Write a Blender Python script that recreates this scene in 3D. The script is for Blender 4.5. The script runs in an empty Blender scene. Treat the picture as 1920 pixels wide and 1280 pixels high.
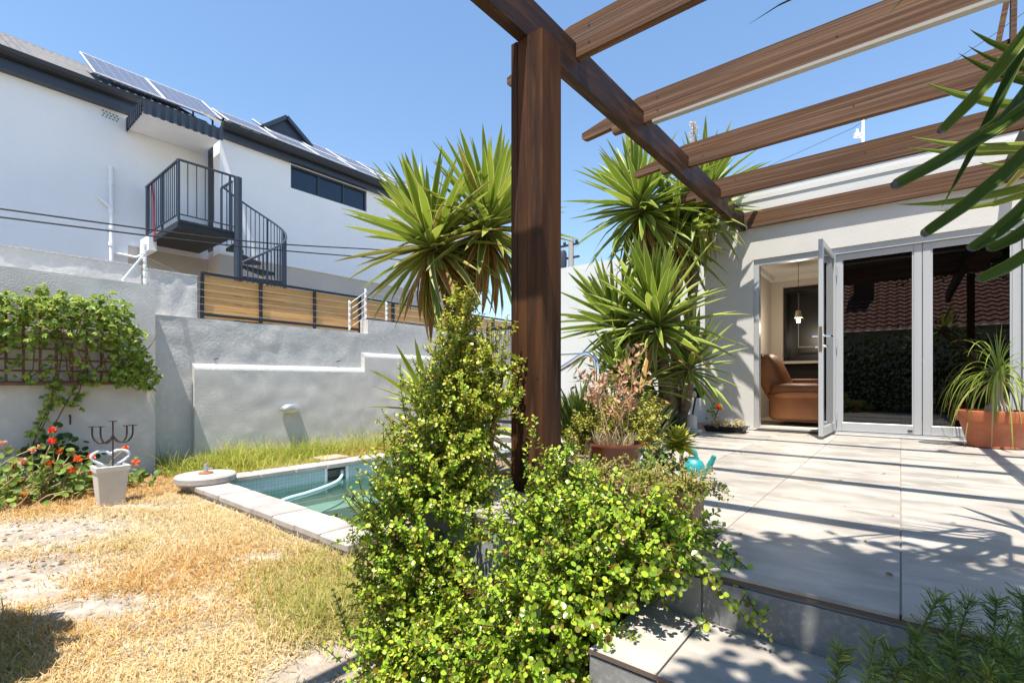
import bpy, math, random
import numpy as np
from mathutils import Vector, Matrix
R = math.radians
random.seed(7)
rng = np.random.default_rng(11)
S = bpy.context.scene
COL = S.collection

# ------------------------------------------------------------------ camera
EYE = 0.60                       # eye height above the patio tiles (patio = z 0)
YAW = R(39.0); FPX = 900.0; HZ = 716.0; CX = 960.0
FW = np.array([-math.sin(YAW), math.cos(YAW), 0.0])
RT = np.array([math.cos(YAW), math.sin(YAW), 0.0])
CAM = np.array([0, 0, EYE])
cd = bpy.data.cameras.new('camera'); co = bpy.data.objects.new('camera', cd); COL.objects.link(co)
co.location = CAM; co.rotation_euler = (R(90), 0, YAW)
cd.sensor_width = 36; cd.lens = FPX*36/1920; cd.shift_y = (HZ-640)/1920
cd.clip_start = 0.05; cd.clip_end = 2000
S.camera = co
# ------------------------------------------------------------------ world, sun, exposure
LDIR = Vector((-0.09, 0.32, -1.0)).normalized()
w = bpy.data.worlds.new('World'); S.world = w; w.use_nodes = True
nt = w.node_tree; nt.nodes.clear()
o = nt.nodes.new('ShaderNodeOutputWorld'); bg = nt.nodes.new('ShaderNodeBackground'); sk = nt.nodes.new('ShaderNodeTexSky')
sk.sky_type = 'NISHITA'; sk.sun_disc = False
sk.sun_elevation = math.asin(-LDIR.z); sk.sun_rotation = math.atan2(-LDIR.x, -LDIR.y)
sk.air_density = 1.45; sk.dust_density = 0.0; sk.ozone_density = 5.5; sk.altitude = 50
bg.inputs[1].default_value = 0.110
nt.links.new(sk.outputs[0], bg.inputs[0]); nt.links.new(bg.outputs[0], o.inputs[0])
sl = bpy.data.lights.new('sun', 'SUN'); so = bpy.data.objects.new('sun', sl); COL.objects.link(so)
sl.energy = 5.0; sl.angle = R(0.5); sl.color = (1.0, 0.94, 0.84)
so.rotation_euler = LDIR.to_track_quat('-Z', 'Y').to_euler()
S.view_settings.view_transform = 'Standard'; S.view_settings.look = 'None'
S.view_settings.exposure = 0.96; S.view_settings.gamma = 1.0
S.render.engine = 'CYCLES'

# ------------------------------------------------------------------ pixel -> world (1920x1280 photo)
def ray(u, v): return FW + RT*((u-CX)/FPX) + np.array([0, 0, (HZ-v)/FPX])
def W(u, v, d): return CAM + ray(u, v)*d                    # at depth d
def onz(u, v, z): r = ray(u, v); return CAM + r*((z-EYE)/r[2])
def onx(u, v, x): r = ray(u, v); return CAM + r*(x/r[0])
def ony(u, v, y): r = ray(u, v); return CAM + r*(y/r[1])
G = -0.65                        # garden level
GROUND = None

# ------------------------------------------------------------------ materials
MATS = {}
def newmat(name):
    m = bpy.data.materials.new(name); m.use_nodes = True
    n = m.node_tree; b = n.nodes['Principled BSDF']
    return m, n, b
def mat(name, c, rough=.6, c2=None, scale=4, detail=6, contrast=(.35, .65), bump=0, bscale=60, metal=0, spec=.5,
        rnd=0, stretch=None, c3=None, scale3=40, bdist=.01, coat=0, world=False):
    """principled material: base colour mottled by noise, fine bump, optional per-object variation"""
    if name in MATS: return MATS[name]
    m, n, b = newmat(name); L = n.links.new
    b.inputs['Roughness'].default_value = rough; b.inputs['Metallic'].default_value = metal
    b.inputs['Specular IOR Level'].default_value = spec; b.inputs['Coat Weight'].default_value = coat
    if world:
        tc = n.nodes.new('ShaderNodeNewGeometry'); vec = tc.outputs['Position']
    else:
        tc = n.nodes.new('ShaderNodeTexCoord'); vec = tc.outputs['Object']
    if stretch:
        mp = n.nodes.new('ShaderNodeMapping'); mp.inputs['Scale'].default_value = stretch
        L(vec, mp.inputs[0]); vec = mp.outputs[0]
    if rnd:
        oi = n.nodes.new('ShaderNodeObjectInfo')
        vm = n.nodes.new('ShaderNodeVectorMath'); vm.operation = 'ADD'
        ms = n.nodes.new('ShaderNodeMath'); ms.operation = 'MULTIPLY'; ms.inputs[1].default_value = 37.0
        L(oi.outputs['Random'], ms.inputs[0]); L(vec, vm.inputs[0]); L(ms.outputs[0], vm.inputs[1]); vec = vm.outputs[0]
    col = None
    def rgb(c):
        x = n.nodes.new('ShaderNodeRGB'); x.outputs[0].default_value = (*c, 1); return x.outputs[0]
    def mixc(f, a, bb, mode='MIX'):
        x = n.nodes.new('ShaderNodeMix'); x.data_type = 'RGBA'; x.blend_type = mode
        if isinstance(f, (int, float)): x.inputs[0].default_value = f
        else: L(f, x.inputs[0])
        L(a, x.inputs[6]); L(bb, x.inputs[7]); return x.outputs[2]
    def noise(sc, det, lo, hi):
        t = n.nodes.new('ShaderNodeTexNoise'); t.inputs['Scale'].default_value = sc; t.inputs['Detail'].default_value = det
        L(vec, t.inputs['Vector'])
        r = n.nodes.new('ShaderNodeMapRange'); r.inputs[1].default_value = lo; r.inputs[2].default_value = hi
        L(t.outputs[0], r.inputs[0]); return r.outputs[0]
    col = rgb(c)
    if c2: col = mixc(noise(scale, detail, *contrast), col, rgb(c2))
    if c3: col = mixc(noise(scale3, 4, .5, .75), col, rgb(c3))
    if rnd:
        mr = n.nodes.new('ShaderNodeMapRange'); mr.inputs[3].default_value = 1-rnd; mr.inputs[4].default_value = 1+rnd
        L(oi.outputs['Random'], mr.inputs[0])
        hs = n.nodes.new('ShaderNodeHueSaturation'); L(mr.outputs[0], hs.inputs['Value']); L(col, hs.inputs['Color']); col = hs.outputs[0]
    L(col, b.inputs['Base Color'])
    if bump:
        t = n.nodes.new('ShaderNodeTexNoise'); t.inputs['Scale'].default_value = bscale; t.inputs['Detail'].default_value = 5
        L(vec, t.inputs['Vector'])
        bp = n.nodes.new('ShaderNodeBump'); bp.inputs['Strength'].default_value = bump; bp.inputs['Distance'].default_value = bdist
        L(t.outputs[0], bp.inputs['Height']); L(bp.outputs[0], b.inputs['Normal'])
    MATS[name] = m; return m
def leafmat(name, cols, rough=.45, trans=.35, spec=.4, island=True):
    """foliage: colour picked per leaf, light passes through a bit"""
    if name in MATS: return MATS[name]
    m, n, b = newmat(name); L = n.links.new
    b.inputs['Roughness'].default_value = rough; b.inputs['Specular IOR Level'].default_value = spec
    if island: g = n.nodes.new('ShaderNodeNewGeometry'); src = g.outputs['Random Per Island']
    else: g = n.nodes.new('ShaderNodeObjectInfo'); src = g.outputs['Random']
    rp = n.nodes.new('ShaderNodeValToRGB'); e = rp.color_ramp.elements
    while len(e) < len(cols): e.new(.5)
    for i, c in enumerate(cols): e[i].position = i/(len(cols)-1); e[i].color = (*c, 1)
    L(src, rp.inputs[0]); L(rp.outputs[0], b.inputs['Base Color'])
    t = n.nodes.new('ShaderNodeBsdfTranslucent'); L(rp.outputs[0], t.inputs[0])
    mx = n.nodes.new('ShaderNodeMixShader'); mx.inputs[0].default_value = trans
    out = n.nodes['Material Output']
    L(b.outputs[0], mx.inputs[1]); L(t.outputs[0], mx.inputs[2]); L(mx.outputs[0], out.inputs[0])
    MATS[name] = m; return m
def glassmat(name, tint, ior, refl=1.0):
    """pane or water: fresnel reflection over tinted see-through"""
    m, n, b = newmat(name); L = n.links.new; n.nodes.remove(b)
    fr = n.nodes.new('ShaderNodeFresnel'); fr.inputs[0].default_value = ior
    gl = n.nodes.new('ShaderNodeBsdfGlossy'); gl.inputs['Roughness'].default_value = 0.0
    gl.inputs[0].default_value = (refl, refl, refl, 1)
    tr = n.nodes.new('ShaderNodeBsdfTransparent'); tr.inputs[0].default_value = (*tint, 1)
    mx = n.nodes.new('ShaderNodeMixShader')
    L(fr.outputs[0], mx.inputs[0]); L(tr.outputs[0], mx.inputs[1]); L(gl.outputs[0], mx.inputs[2])
    L(mx.outputs[0], n.nodes['Material Output'].inputs[0])
    MATS[name] = m; return m

# ------------------------------------------------------------------ mesh building
class MB:
    def __init__(s): s.v = []; s.f = []; s.sm = []; s.mi = []
    def add(s, vs, fs, smooth=False, mi=0):
        b = len(s.v); s.v += [tuple(map(float, x)) for x in vs]; s.f += [[b+i for i in f] for f in fs]
        s.sm += [smooth]*len(fs); s.mi += [mi]*len(fs); return s
    def box(s, x0, x1, y0, y1, z0, z1, mi=0):
        v = [(x0,y0,z0),(x1,y0,z0),(x1,y1,z0),(x0,y1,z0),(x0,y0,z1),(x1,y0,z1),(x1,y1,z1),(x0,y1,z1)]
        return s.add(v, [(3,2,1,0),(4,5,6,7),(0,1,5,4),(1,2,6,5),(2,3,7,6),(3,0,4,7)], mi=mi)
    def cbox(s, c, sx, sy, sz, b=.004):
        """box with small chamfered vertical and top edges, centred at c"""
        x, y, z = c; hx, hy, hz = sx/2, sy/2, sz/2
        def ring(hx, hy, zz, b): return [(x-hx+b,y-hy,zz),(x+hx-b,y-hy,zz),(x+hx,y-hy+b,zz),(x+hx,y+hy-b,zz),(x+hx-b,y+hy,zz),(x-hx+b,y+hy,zz),(x-hx,y+hy-b,zz),(x-hx,y-hy+b,zz)]
        r = [ring(hx-b,hy-b,z-hz,b), ring(hx,hy,z-hz+b,b), ring(hx,hy,z+hz-b,b), ring(hx-b,hy-b,z+hz,b)]
        vs = sum(r, []); fs = [list(range(7,-1,-1)), list(range(24,32))]
        for k in range(3):
            for i in range(8): fs.append((k*8+i, k*8+(i+1)%8, k*8+8+(i+1)%8, k*8+8+i))
        return s.add(vs, fs)
    def beam(s, a, b, wd, ht, up=(0,0,1), mi=0):
        """rectangular bar from a to b"""
        a = Vector(a); b = Vector(b); d = (b-a).normalized(); u = Vector(up)
        sd = d.cross(u)
        if sd.length < 1e-4: sd = d.cross(Vector((1,0,0)))
        sd.normalize(); u = sd.cross(d).normalized()
        vs = []
        for p in (a, b):
            for i, j in ((-1,-1),(1,-1),(1,1),(-1,1)): vs.append(p+sd*(i*wd/2)+u*(j*ht/2))
        return s.add(vs, [(0,1,2,3),(7,6,5,4),(0,4,5,1),(1,5,6,2),(2,6,7,3),(3,7,4,0)], mi=mi)
    def tube(s, pts, r, n=8, cap=True, mi=0):
        P = [Vector(p) for p in pts]; k = len(P)
        rs = r if isinstance(r, (list, tuple)) else [r]*k
        vs = []; up = Vector((0,0,1)); prev = None
        for i, p in enumerate(P):
            d = (P[min(i+1,k-1)]-P[max(i-1,0)]).normalized()
            if prev is None:
                a = d.cross(up)
                if a.length < .05: a = d.cross(Vector((1,0,0)))
            else: a = prev - d*prev.dot(d)
            a.normalize(); prev = a; b = d.cross(a)
            for j in range(n):
                t = 2*math.pi*j/n; vs.append(p+(a*math.cos(t)+b*math.sin(t))*rs[i])
        fs = [(i*n+j, i*n+(j+1)%n, (i+1)*n+(j+1)%n, (i+1)*n+j) for i in range(k-1) for j in range(n)]
        s.add(vs, fs, True, mi)
        if cap and n > 2:
            b0 = len(s.v)-k*n
            s.f += [[b0+j for j in range(n-1,-1,-1)], [b0+(k-1)*n+j for j in range(n)]]; s.sm += [False]*2; s.mi += [mi]*2
        return s
    def lathe(s, prof, c=(0,0,0), n=32, sx=1, sy=1, mi=0, smooth=True):
        vs = []; m = len(prof)
        for r, z in prof:
            for j in range(n):
                t = 2*math.pi*j/n; vs.append((c[0]+r*math.cos(t)*sx, c[1]+r*math.sin(t)*sy, c[2]+z))
        fs = [(i*n+j, i*n+(j+1)%n, (i+1)*n+(j+1)%n, (i+1)*n+j) for i in range(m-1) for j in range(n)]
        return s.add(vs, fs, smooth, mi)
    def prism(s, poly, d, mi=0):
        """polygon (list of 3d points) extruded by vector d"""
        n = len(poly); P = [Vector(p) for p in poly]; D = Vector(d)
        return s.add(P+[p+D for p in P], [list(range(n-1,-1,-1)), list(range(n,2*n))]+[(i,(i+1)%n,n+(i+1)%n,n+i) for i in range(n)], mi=mi)
    def build(s, name, m, parent=None, org=None):
        if org is None: org = worldloc(parent) if parent else (0,0,0)
        me = bpy.data.meshes.new(name)
        me.from_pydata([(x-org[0], y-org[1], z-org[2]) for x, y, z in s.v], [], s.f)
        me.polygons.foreach_set('use_smooth', s.sm); me.polygons.foreach_set('material_index', s.mi)
        for q in (m if isinstance(m, (list, tuple)) else [m]): me.materials.append(q)
        me.update()
        if any(s.sm): me.set_sharp_from_angle(angle=R(38))
        return link(name, me, parent, None if parent else org)
LOC = {}
def worldloc(o): return LOC.get(o, (0,0,0))
def link(name, data, parent=None, loc=None):
    ob = bpy.data.objects.new(name, data); COL.objects.link(ob)
    if parent: ob.parent = parent; LOC[ob] = worldloc(parent)
    if loc is not None:
        ob.location = loc
        if not parent: LOC[ob] = tuple(loc)
    return ob
def tag(o, label, cat, group=None, kind=None):
    o['label'] = label; o['category'] = cat
    if group: o['group'] = group
    if kind: o['kind'] = kind
    return o
def thing(name, label, cat, loc, group=None):
    return tag(link(name, None, None, tuple(map(float, loc))), label, cat, group)
def place(name, me, parent, loc, rot=None, scale=None):
    """a shared mesh as a part of its thing, loc in world space"""
    ob = bpy.data.objects.new(name, me); COL.objects.link(ob); ob.parent = parent
    p = worldloc(parent); ob.location = (loc[0]-p[0], loc[1]-p[1], loc[2]-p[2])
    if rot is not None:
        ob.rotation_mode = 'QUATERNION'; ob.rotation_quaternion = rot
    if scale is not None: ob.scale = scale
    return ob
def npmesh(name, V, F, m, smooth=False, mi=None):
    me = bpy.data.meshes.new(name); n, k = F.shape
    me.vertices.add(len(V)); me.vertices.foreach_set('co', np.ascontiguousarray(V, dtype=np.float32).ravel())
    me.loops.add(n*k); me.loops.foreach_set('vertex_index', np.ascontiguousarray(F, dtype=np.int32).ravel())
    me.polygons.add(n); me.polygons.foreach_set('loop_start', np.arange(n, dtype=np.int32)*k)
    try: me.polygons.foreach_set('loop_total', np.full(n, k, dtype=np.int32))
    except Exception: pass
    me.polygons.foreach_set('use_smooth', np.full(n, smooth))
    for q in (m if isinstance(m, (list, tuple)) else [m]): me.materials.append(q)
    if mi is not None: me.polygons.foreach_set('material_index', np.ascontiguousarray(mi, dtype=np.int32))
    me.update(calc_edges=True); return me
def norm(a): return a/np.maximum(np.linalg.norm(a, axis=-1, keepdims=True), 1e-9)
def cloud(name, m, parent, pos, dr, nr, size, tv, tf, smooth=False, wid=None):
    """many copies of one little leaf shape in a single mesh"""
    org = np.array(worldloc(parent)) if parent else np.zeros(3)
    x = norm(dr); z = norm(nr - (nr*x).sum(1, keepdims=True)*x); y = np.cross(z, x)
    tv = np.array(tv, float); tf = np.array(tf); n = len(pos); k = len(tv)
    size = np.asarray(size, float).reshape(n, 1, 1)
    wy = size if wid is None else np.asarray(wid, float).reshape(n, 1, 1)
    V = (pos-org)[:, None, :] + tv[None, :, 0:1]*x[:, None, :]*size + tv[None, :, 1:2]*y[:, None, :]*wy + tv[None, :, 2:3]*z[:, None, :]*size
    F = (tf[None]+(np.arange(n)*k)[:, None, None]).reshape(-1, tf.shape[1])
    me = npmesh(name, V.reshape(-1, 3), F, m, smooth)
    return link(name, me, parent)
# leaf templates: along +x, face +z
ROUND = ([(0,0,0),(.35,.32,.05),(.75,.40,.08),(1,.0,.02),(.75,-.40,.08),(.35,-.32,.05)], [(0,1,2,3),(0,3,4,5)])
POINT = ([(0,0,0),(.3,.22,.05),(.62,.2,.04),(1,0,-.08),(.62,-.2,.04),(.3,-.22,.05)], [(0,1,2,3),(0,3,4,5)])
BLADE = ([(0,-.5,0),(0,.5,0),(.55,-.38,.04),(.55,.38,.04),(1,0,-.06)], None)
def fan(n, r=.5, cup=.1):
    v = [(r,0,0)]+[(r+r*math.cos(2*math.pi*i/n), r*math.sin(2*math.pi*i/n), cup*r) for i in range(n)]
    return v, [(0, 1+i, 1+(i+1)%n) for i in range(n)]
def rdir(n): 
    v = rng.normal(size=(n, 3)); return norm(v)
def in_ell(n, c, r, shell=.0):
    d = rdir(n); k = (shell**3+(1-shell**3)*rng.random((n, 1)))**(1/3)
    return np.array(c)+d*k*np.array(r), d
def twigs(nodes_list, m, name, parent, r=.003, n=3):
    mb = MB()
    for P in nodes_list: mb.tube(P, [r*1.3]+[r]*(len(P)-2)+[r*.6], n, False)
    return mb.build(name, m, parent)
# ================================================================== materials used all over
m_soil = mat('soil', (.38,.33,.275), .95, (.26,.215,.17), 2.2, 8, (.35,.65), bump=.7, bscale=35, c3=(.60,.52,.41), scale3=9, bdist=.03)
m_tile = mat('porcelain tile', (.40,.362,.315), .45, (.265,.24,.21), 2.0, 10, (.40,.66), rnd=.05, stretch=(1.3,2.6,1), c3=(.46,.43,.39), scale3=5, bump=.08, bscale=120, bdist=.002)
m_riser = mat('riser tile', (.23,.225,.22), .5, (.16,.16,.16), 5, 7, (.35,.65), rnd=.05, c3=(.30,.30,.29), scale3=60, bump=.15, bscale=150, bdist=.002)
m_grout = mat('grout', (.24,.21,.18), .9)
m_edge = mat('edge strip', (.115,.08,.065), .7)
m_grey = mat('grey wall paint', (.57,.552,.522), .85, (.50,.486,.462), 1.6, 6, (.3,.7), bump=.6, bscale=60, bdist=.011, c3=(.62,.605,.575), scale3=5, world=True)
m_grey2 = mat('smooth grey wall paint', (.55,.535,.51), .85, (.47,.46,.445), 2.3, 8, (.35,.65), bump=.4, bscale=26, bdist=.012, c3=(.60,.585,.56), scale3=14, world=True)
m_ledge = mat('ledge plaster', (.47,.465,.45), .85, (.5,.5,.5), 5, 6, (.4,.75), bump=.7, bscale=30, bdist=.015)  # plain grey plaster, full sun is what turns the ledge white
m_cream = mat('cream facade plaster', (.60,.585,.555), .85, (.55,.535,.51), 1.5, 5, (.35,.65), bump=.28, bscale=60, bdist=.006)
m_white = mat('white house paint', (.86,.865,.885), .8, (.80,.81,.835), .9, 6, (.35,.7), bump=.35, bscale=12, bdist=.012)
m_beige = mat('beige plinth paint', (.56,.50,.44), .85, (.52,.465,.41), 1.5, 5, bump=.2, bscale=20)
m_backw = mat('pale boundary wall', (.66,.655,.64), .85, (.60,.60,.59), 1.2, 6, bump=.08, bscale=30, bdist=.008)
m_wood = mat('stained timber', (.115,.052,.026), .42, (.040,.024,.020), 2.2, 8, (.36,.66), rnd=.22, stretch=(1,1,1), c3=(.19,.095,.05), scale3=3.5, bump=.25, bscale=90, bdist=.003)
m_raft = mat('weathered rafter timber', (.150,.072,.034), .7, (.072,.039,.025), 1.8, 14, (.34,.62), rnd=.16, stretch=(.55,42,48), c3=(.205,.135,.095), scale3=1.3, bump=.35, bscale=20, bdist=.003, spec=.12)
m_beamw = mat('dark beam timber', (.060,.030,.018), .5, (.034,.022,.019), 1.3, 8, (.36,.64), stretch=(14,1.2,10), c3=(.12,.06,.034), scale3=2.5, bump=.25, bscale=20, bdist=.003, spec=.12)
m_postw = mat('dark post timber', (.088,.038,.017), .6, (.024,.014,.011), 1.2, 8, (.38,.64), stretch=(9,9,.9), c3=(.118,.056,.026), scale3=2.4, bump=.2, bscale=25, bdist=.003, rnd=.1, spec=.08)
m_pine = mat('pine fence board', (.62,.34,.10), .6, (.50,.245,.065), 1.5, 8, (.35,.65), rnd=.12, stretch=(8,1,10), c3=(.55,.33,.14), scale3=2.5)
m_black = mat('black painted steel', (.016,.018,.022), .45, spec=.4)
m_navy = mat('dark blue grey steel', (.030,.042,.065), .4, spec=.5)
m_alu = mat('grey aluminium', (.50,.51,.525), .4, metal=.35, spec=.5)
m_galv = mat('galvanised metal', (.52,.53,.54), .35, metal=.7)
m_steel = mat('polished steel', (.72,.73,.75), .08, metal=1.0)
m_plastic = mat('white plastic', (.78,.79,.80), .4)
m_terra = mat('terracotta', (.42,.115,.040), .55, (.33,.085,.032), 3, 6, (.35,.7), bump=.15, bscale=60, c3=(.46,.16,.075), scale3=8)
m_terra2 = mat('pale old terracotta', (.42,.25,.15), .85, (.30,.17,.10), 5, 6, (.35,.65), bump=.4, bscale=60)
m_glaze = mat('brown glazed clay', (.15,.040,.013), .3, (.075,.021,.009), 4, 5, (.35,.65), spec=.35)
m_conc = mat('concrete', (.45,.41,.38), .9, (.36,.33,.31), 8, 6, bump=.6, bscale=70, bdist=.006)
m_cope = mat('pool coping stone', (.42,.38,.35), .8, (.30,.27,.25), 5, 7, (.35,.7), rnd=.06, bump=.3, bscale=50, bdist=.005)
m_bark = mat('yucca bark', (.23,.165,.115), .9, (.13,.09,.062), 9, 6, bump=.9, bscale=35, bdist=.02, stretch=(1,1,4))
m_stem = mat('red brown stem', (.135,.050,.030), .7, (.085,.04,.024), 12, 4)
m_rust = mat('rusty iron', (.028,.016,.013), .7, (.055,.027,.018), 20, 5)
m_straw = mat('dry stalk', (.52,.36,.22), .8, (.42,.26,.15), 20, 3)

# ================================================================== ground, patio, step
PX0, PX1, PY0, PY1 = -6.25, -3.36, 2.20, 6.3       # inside of the pool
mb = MB(); B = 300
for x0,x1,y0,y1 in ((-B,PX0,-B,B),(PX1,B,-B,B),(PX0,PX1,-B,PY0),(PX0,PX1,PY1,B)):
    mb.add([(x0,y0,G),(x1,y0,G),(x1,y1,G),(x0,y1,G)], [(0,1,2,3)])
ground = mb.build('ground', m_soil); ground['kind'] = 'structure'
# raised patio body, its retaining wall shows between the bush leaves
mb = MB(); mb.box(-1.9, 4.2, 1.605, 7.0, G-.05, -.016)
patio = mb.build('patio', mat('retaining wall', (.30,.30,.30), .85, (.25,.25,.255), 5, 5, bump=.3, bscale=40), None, (1.15, 4.3, 0)); patio['kind'] = 'structure'
xs = [-1.9, -1.665, -1.11, -.555, 0, .555, 1.11, 1.665, 2.22, 2.775, 3.33]
ys = [1.59, 2.765, 3.93, 5.095, 6.26, 6.757]
cache = {}
for i in range(len(xs)-1):
    for j in range(len(ys)-1):
        sx, sy = round(xs[i+1]-xs[i]-.005, 4), round(ys[j+1]-ys[j]-.0012, 4)
        if (sx, sy) not in cache:
            t = MB().cbox((0,0,0), sx, sy, .012, .0012)
            me = bpy.data.meshes.new('tile'); me.from_pydata(t.v, [], t.f); me.materials.append(m_tile); cache[(sx,sy)] = me
        place('tile', cache[(sx,sy)], patio, ((xs[i]+xs[i+1])/2, (ys[j]+ys[j+1])/2, -.006+random.uniform(-.0006,.0006)))
MB().box(-1.895, 3.33, 1.61, 6.757, -.0155, -.0035).build('grout_bed', m_grout, patio)
MB().box(-1.5, 3.33, 1.592, 1.604, -.025, -.0135).build('edge_strip', m_edge, patio)
for x0, x1 in ((-1.06,-.503),(-.497,.017),(.023,.575),(.581,1.13),(1.136,1.69)):
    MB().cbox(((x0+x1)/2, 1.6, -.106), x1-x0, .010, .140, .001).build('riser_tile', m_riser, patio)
step = MB().box(-.695, 2.6, 1.235, 1.594, G-.02, -.187).build('garden_step', m_grout, None, (.9,1.4,G)); step['kind'] = 'structure'
for x0, x1 in ((-.7,-.503),(-.497,.055),(.061,.61),(.616,1.165),(1.171,1.72)):
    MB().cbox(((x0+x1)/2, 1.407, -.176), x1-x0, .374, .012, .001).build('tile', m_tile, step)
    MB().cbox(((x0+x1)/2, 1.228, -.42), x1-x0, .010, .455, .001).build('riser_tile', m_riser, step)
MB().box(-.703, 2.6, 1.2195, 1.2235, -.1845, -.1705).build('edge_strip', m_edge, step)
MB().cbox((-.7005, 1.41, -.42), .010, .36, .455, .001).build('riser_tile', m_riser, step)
# raised planting bed left of the patio
bed = MB().box(-2.75, -1.91, 2.55, 7.6, G-.05, -.03).build('planting_bed', mat('bed soil', (.17,.115,.075), .95, (.26,.19,.13), 8, 6, bump=.8, bscale=50, bdist=.02), None, (-2.3,5,G)); bed['kind'] = 'structure'
# ================================================================== pool
m_poolw = mat('pool plaster', (.30,.40,.36), .6, (.25,.35,.315), 1.4, 6, c3=(.34,.43,.38), scale3=5)
def mosaic():
    m, n, b = newmat('mosaic'); L = n.links.new
    tc = n.nodes.new('ShaderNodeNewGeometry')
    mp = n.nodes.new('ShaderNodeVectorMath'); mp.operation = 'DOT_PRODUCT'; mp.inputs[1].default_value = (1, 1, 0)
    sp = n.nodes.new('ShaderNodeSeparateXYZ'); cb = n.nodes.new('ShaderNodeCombineXYZ')
    L(tc.outputs['Position'], mp.inputs[0]); L(tc.outputs['Position'], sp.inputs[0])
    L(mp.outputs['Value'], cb.inputs[0]); L(sp.outputs[2], cb.inputs[1])
    br = n.nodes.new('ShaderNodeTexBrick'); br.offset = 0; br.inputs['Scale'].default_value = 1
    br.inputs['Brick Width'].default_value = .045; br.inputs['Row Height'].default_value = .045; br.inputs['Mortar Size'].default_value = .0025
    br.inputs['Color1'].default_value = (.44,.55,.575,1); br.inputs['Color2'].default_value = (.49,.60,.625,1); br.inputs['Mortar'].default_value = (.30,.40,.43,1)
    L(cb.outputs[0], br.inputs[0]); L(br.outputs[0], b.inputs['Base Color']); b.inputs['Roughness'].default_value = .25
    return m
m_mos = mosaic()
CT = G+.105                                        # coping top
pool = thing('swimming_pool', 'small sunken swimming pool with pale stone coping and green water', 'pool', ((PX0+PX1)/2, (PY0+PY1)/2, G))
WL = CT-.235
mb = MB(); zb = G-1.35
def wallq(x0,y0,x1,y1,z0,z1): mb.add([(x0,y0,z0),(x1,y1,z0),(x1,y1,z1),(x0,y0,z1)], [(0,1,2,3)])
skY0, skY1 = float(onx(613,890,PX0)[1]), float(onx(648,890,PX0)[1])
mb.add([(PX0,PY0,zb),(PX1,PY0,zb),(PX1,PY1,zb),(PX0,PY1,zb)], [(0,1,2,3)])
for a in ((PX0,PY0,PX1,PY0),(PX1,PY0,PX1,PY1),(PX1,PY1,PX0,PY1)): wallq(*a, zb, WL-.06)
wallq(PX0,PY1,PX0,PY0,zb,WL-.06)
mb.box(PX0+.001, PX0+.45, PY0+.001, PY1-.001, zb+.001, WL-.30)  # bench under water along the far side
mb.build('basin', m_poolw, pool)
mb = MB()
for a in ((PX0,PY0,PX1,PY0),(PX1,PY0,PX1,PY1),(PX1,PY1,PX0,PY1)): wallq(*a, WL-.06, CT-.035)
wallq(PX0,PY0,PX0,skY0,WL-.06,CT-.035); wallq(PX0,skY1,PX0,PY1,WL-.06,CT-.035); wallq(PX0,skY0,PX0,skY1,CT-.075,CT-.035); wallq(PX0,skY0,PX0,skY1,WL-.06,WL-.015)
mb.build('mosaic_band', m_mos, pool)
mb = MB(); mb.add([(PX0,skY0,WL-.015),(PX0,skY1,WL-.015),(PX0,skY1,CT-.075),(PX0,skY0,CT-.075),(PX0-.2,skY0,WL-.015),(PX0-.2,skY1,WL-.015),(PX0-.2,skY1,CT-.075),(PX0-.2,skY0,CT-.075)], [(0,4,7,3),(1,2,6,5),(4,5,6,7),(0,1,5,4),(3,7,6,2)])
sk_ = mb.build('skimmer', mat('aged plastic', (.50,.50,.46), .6), pool)
mb = MB()
for a in ((skY0-.04,skY0,WL-.03,CT-.05),(skY1,skY1+.04,WL-.03,CT-.05)): mb.box(PX0-.002,PX0+.012,*a)
mb.build('skimmer_frame', m_plastic, sk_)
mb = MB(); mb.add([(PX0-.18,PY0,WL),(PX1,PY0,WL),(PX1,PY1,WL),(PX0-.18,PY1,WL)], [(0,1,2,3)])
wm = glassmat('pool water', (.62,.76,.71), 1.33)
n = wm.node_tree
tx = n.nodes.new('ShaderNodeTexNoise'); tx.inputs['Scale'].default_value = 5; tx.inputs['Detail'].default_value = 2
bp = n.nodes.new('ShaderNodeBump'); bp.inputs['Strength'].default_value = .06; bp.inputs['Distance'].default_value = .02
tcn = n.nodes.new('ShaderNodeTexCoord'); n.links.new(tcn.outputs['Object'], tx.inputs[0]); n.links.new(tx.outputs[0], bp.inputs['Height'])
for q in n.nodes:
    if q.bl_idname in ('ShaderNodeFresnel', 'ShaderNodeBsdfGlossy'): n.links.new(bp.outputs[0], q.inputs['Normal'])
mb.build('water', wm, pool)
# coping stones, each its own piece
def stones(x0,x1,y0,y1,along,count):
    for k in range(count):
        if along == 'x':
            a, b = x0+(x1-x0)*k/count, x0+(x1-x0)*(k+1)/count; c = ((a+b)/2,(y0+y1)/2); s = (b-a-.014, y1-y0)
        else:
            a, b = y0+(y1-y0)*k/count, y0+(y1-y0)*(k+1)/count; c = ((x0+x1)/2,(a+b)/2); s = (x1-x0, b-a-.008)
        o_ = MB().cbox((c[0]+random.uniform(-.006,.006), c[1]+random.uniform(-.006,.006), CT-.03+random.uniform(-.004,.003)), s[0], s[1], .06, .010).build('coping_stone', m_cope, pool)
stones(PX0-.29, PX1+.33, PY0-.30, PY0+.03, 'x', 9)
stones(PX0-.26, PX0+.03, PY0+.035, PY1, 'y', 9)
stones(PX1-.03, PX1+.33, PY0+.035, PY1, 'y', 9)
stones(PX0-.29, PX1+.33, PY1+.005, PY1+.33, 'x', 8)
MB().box(PX0-.26, PX1+.28, PY0-.265, PY0-.02, G-.12, CT-.064).build('mortar_bed', mat('crumbling mortar', (.66,.60,.54), .95, (.50,.38,.31), 9, 6, (.4,.6), bump=1, bscale=40, bdist=.03), pool)
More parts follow.
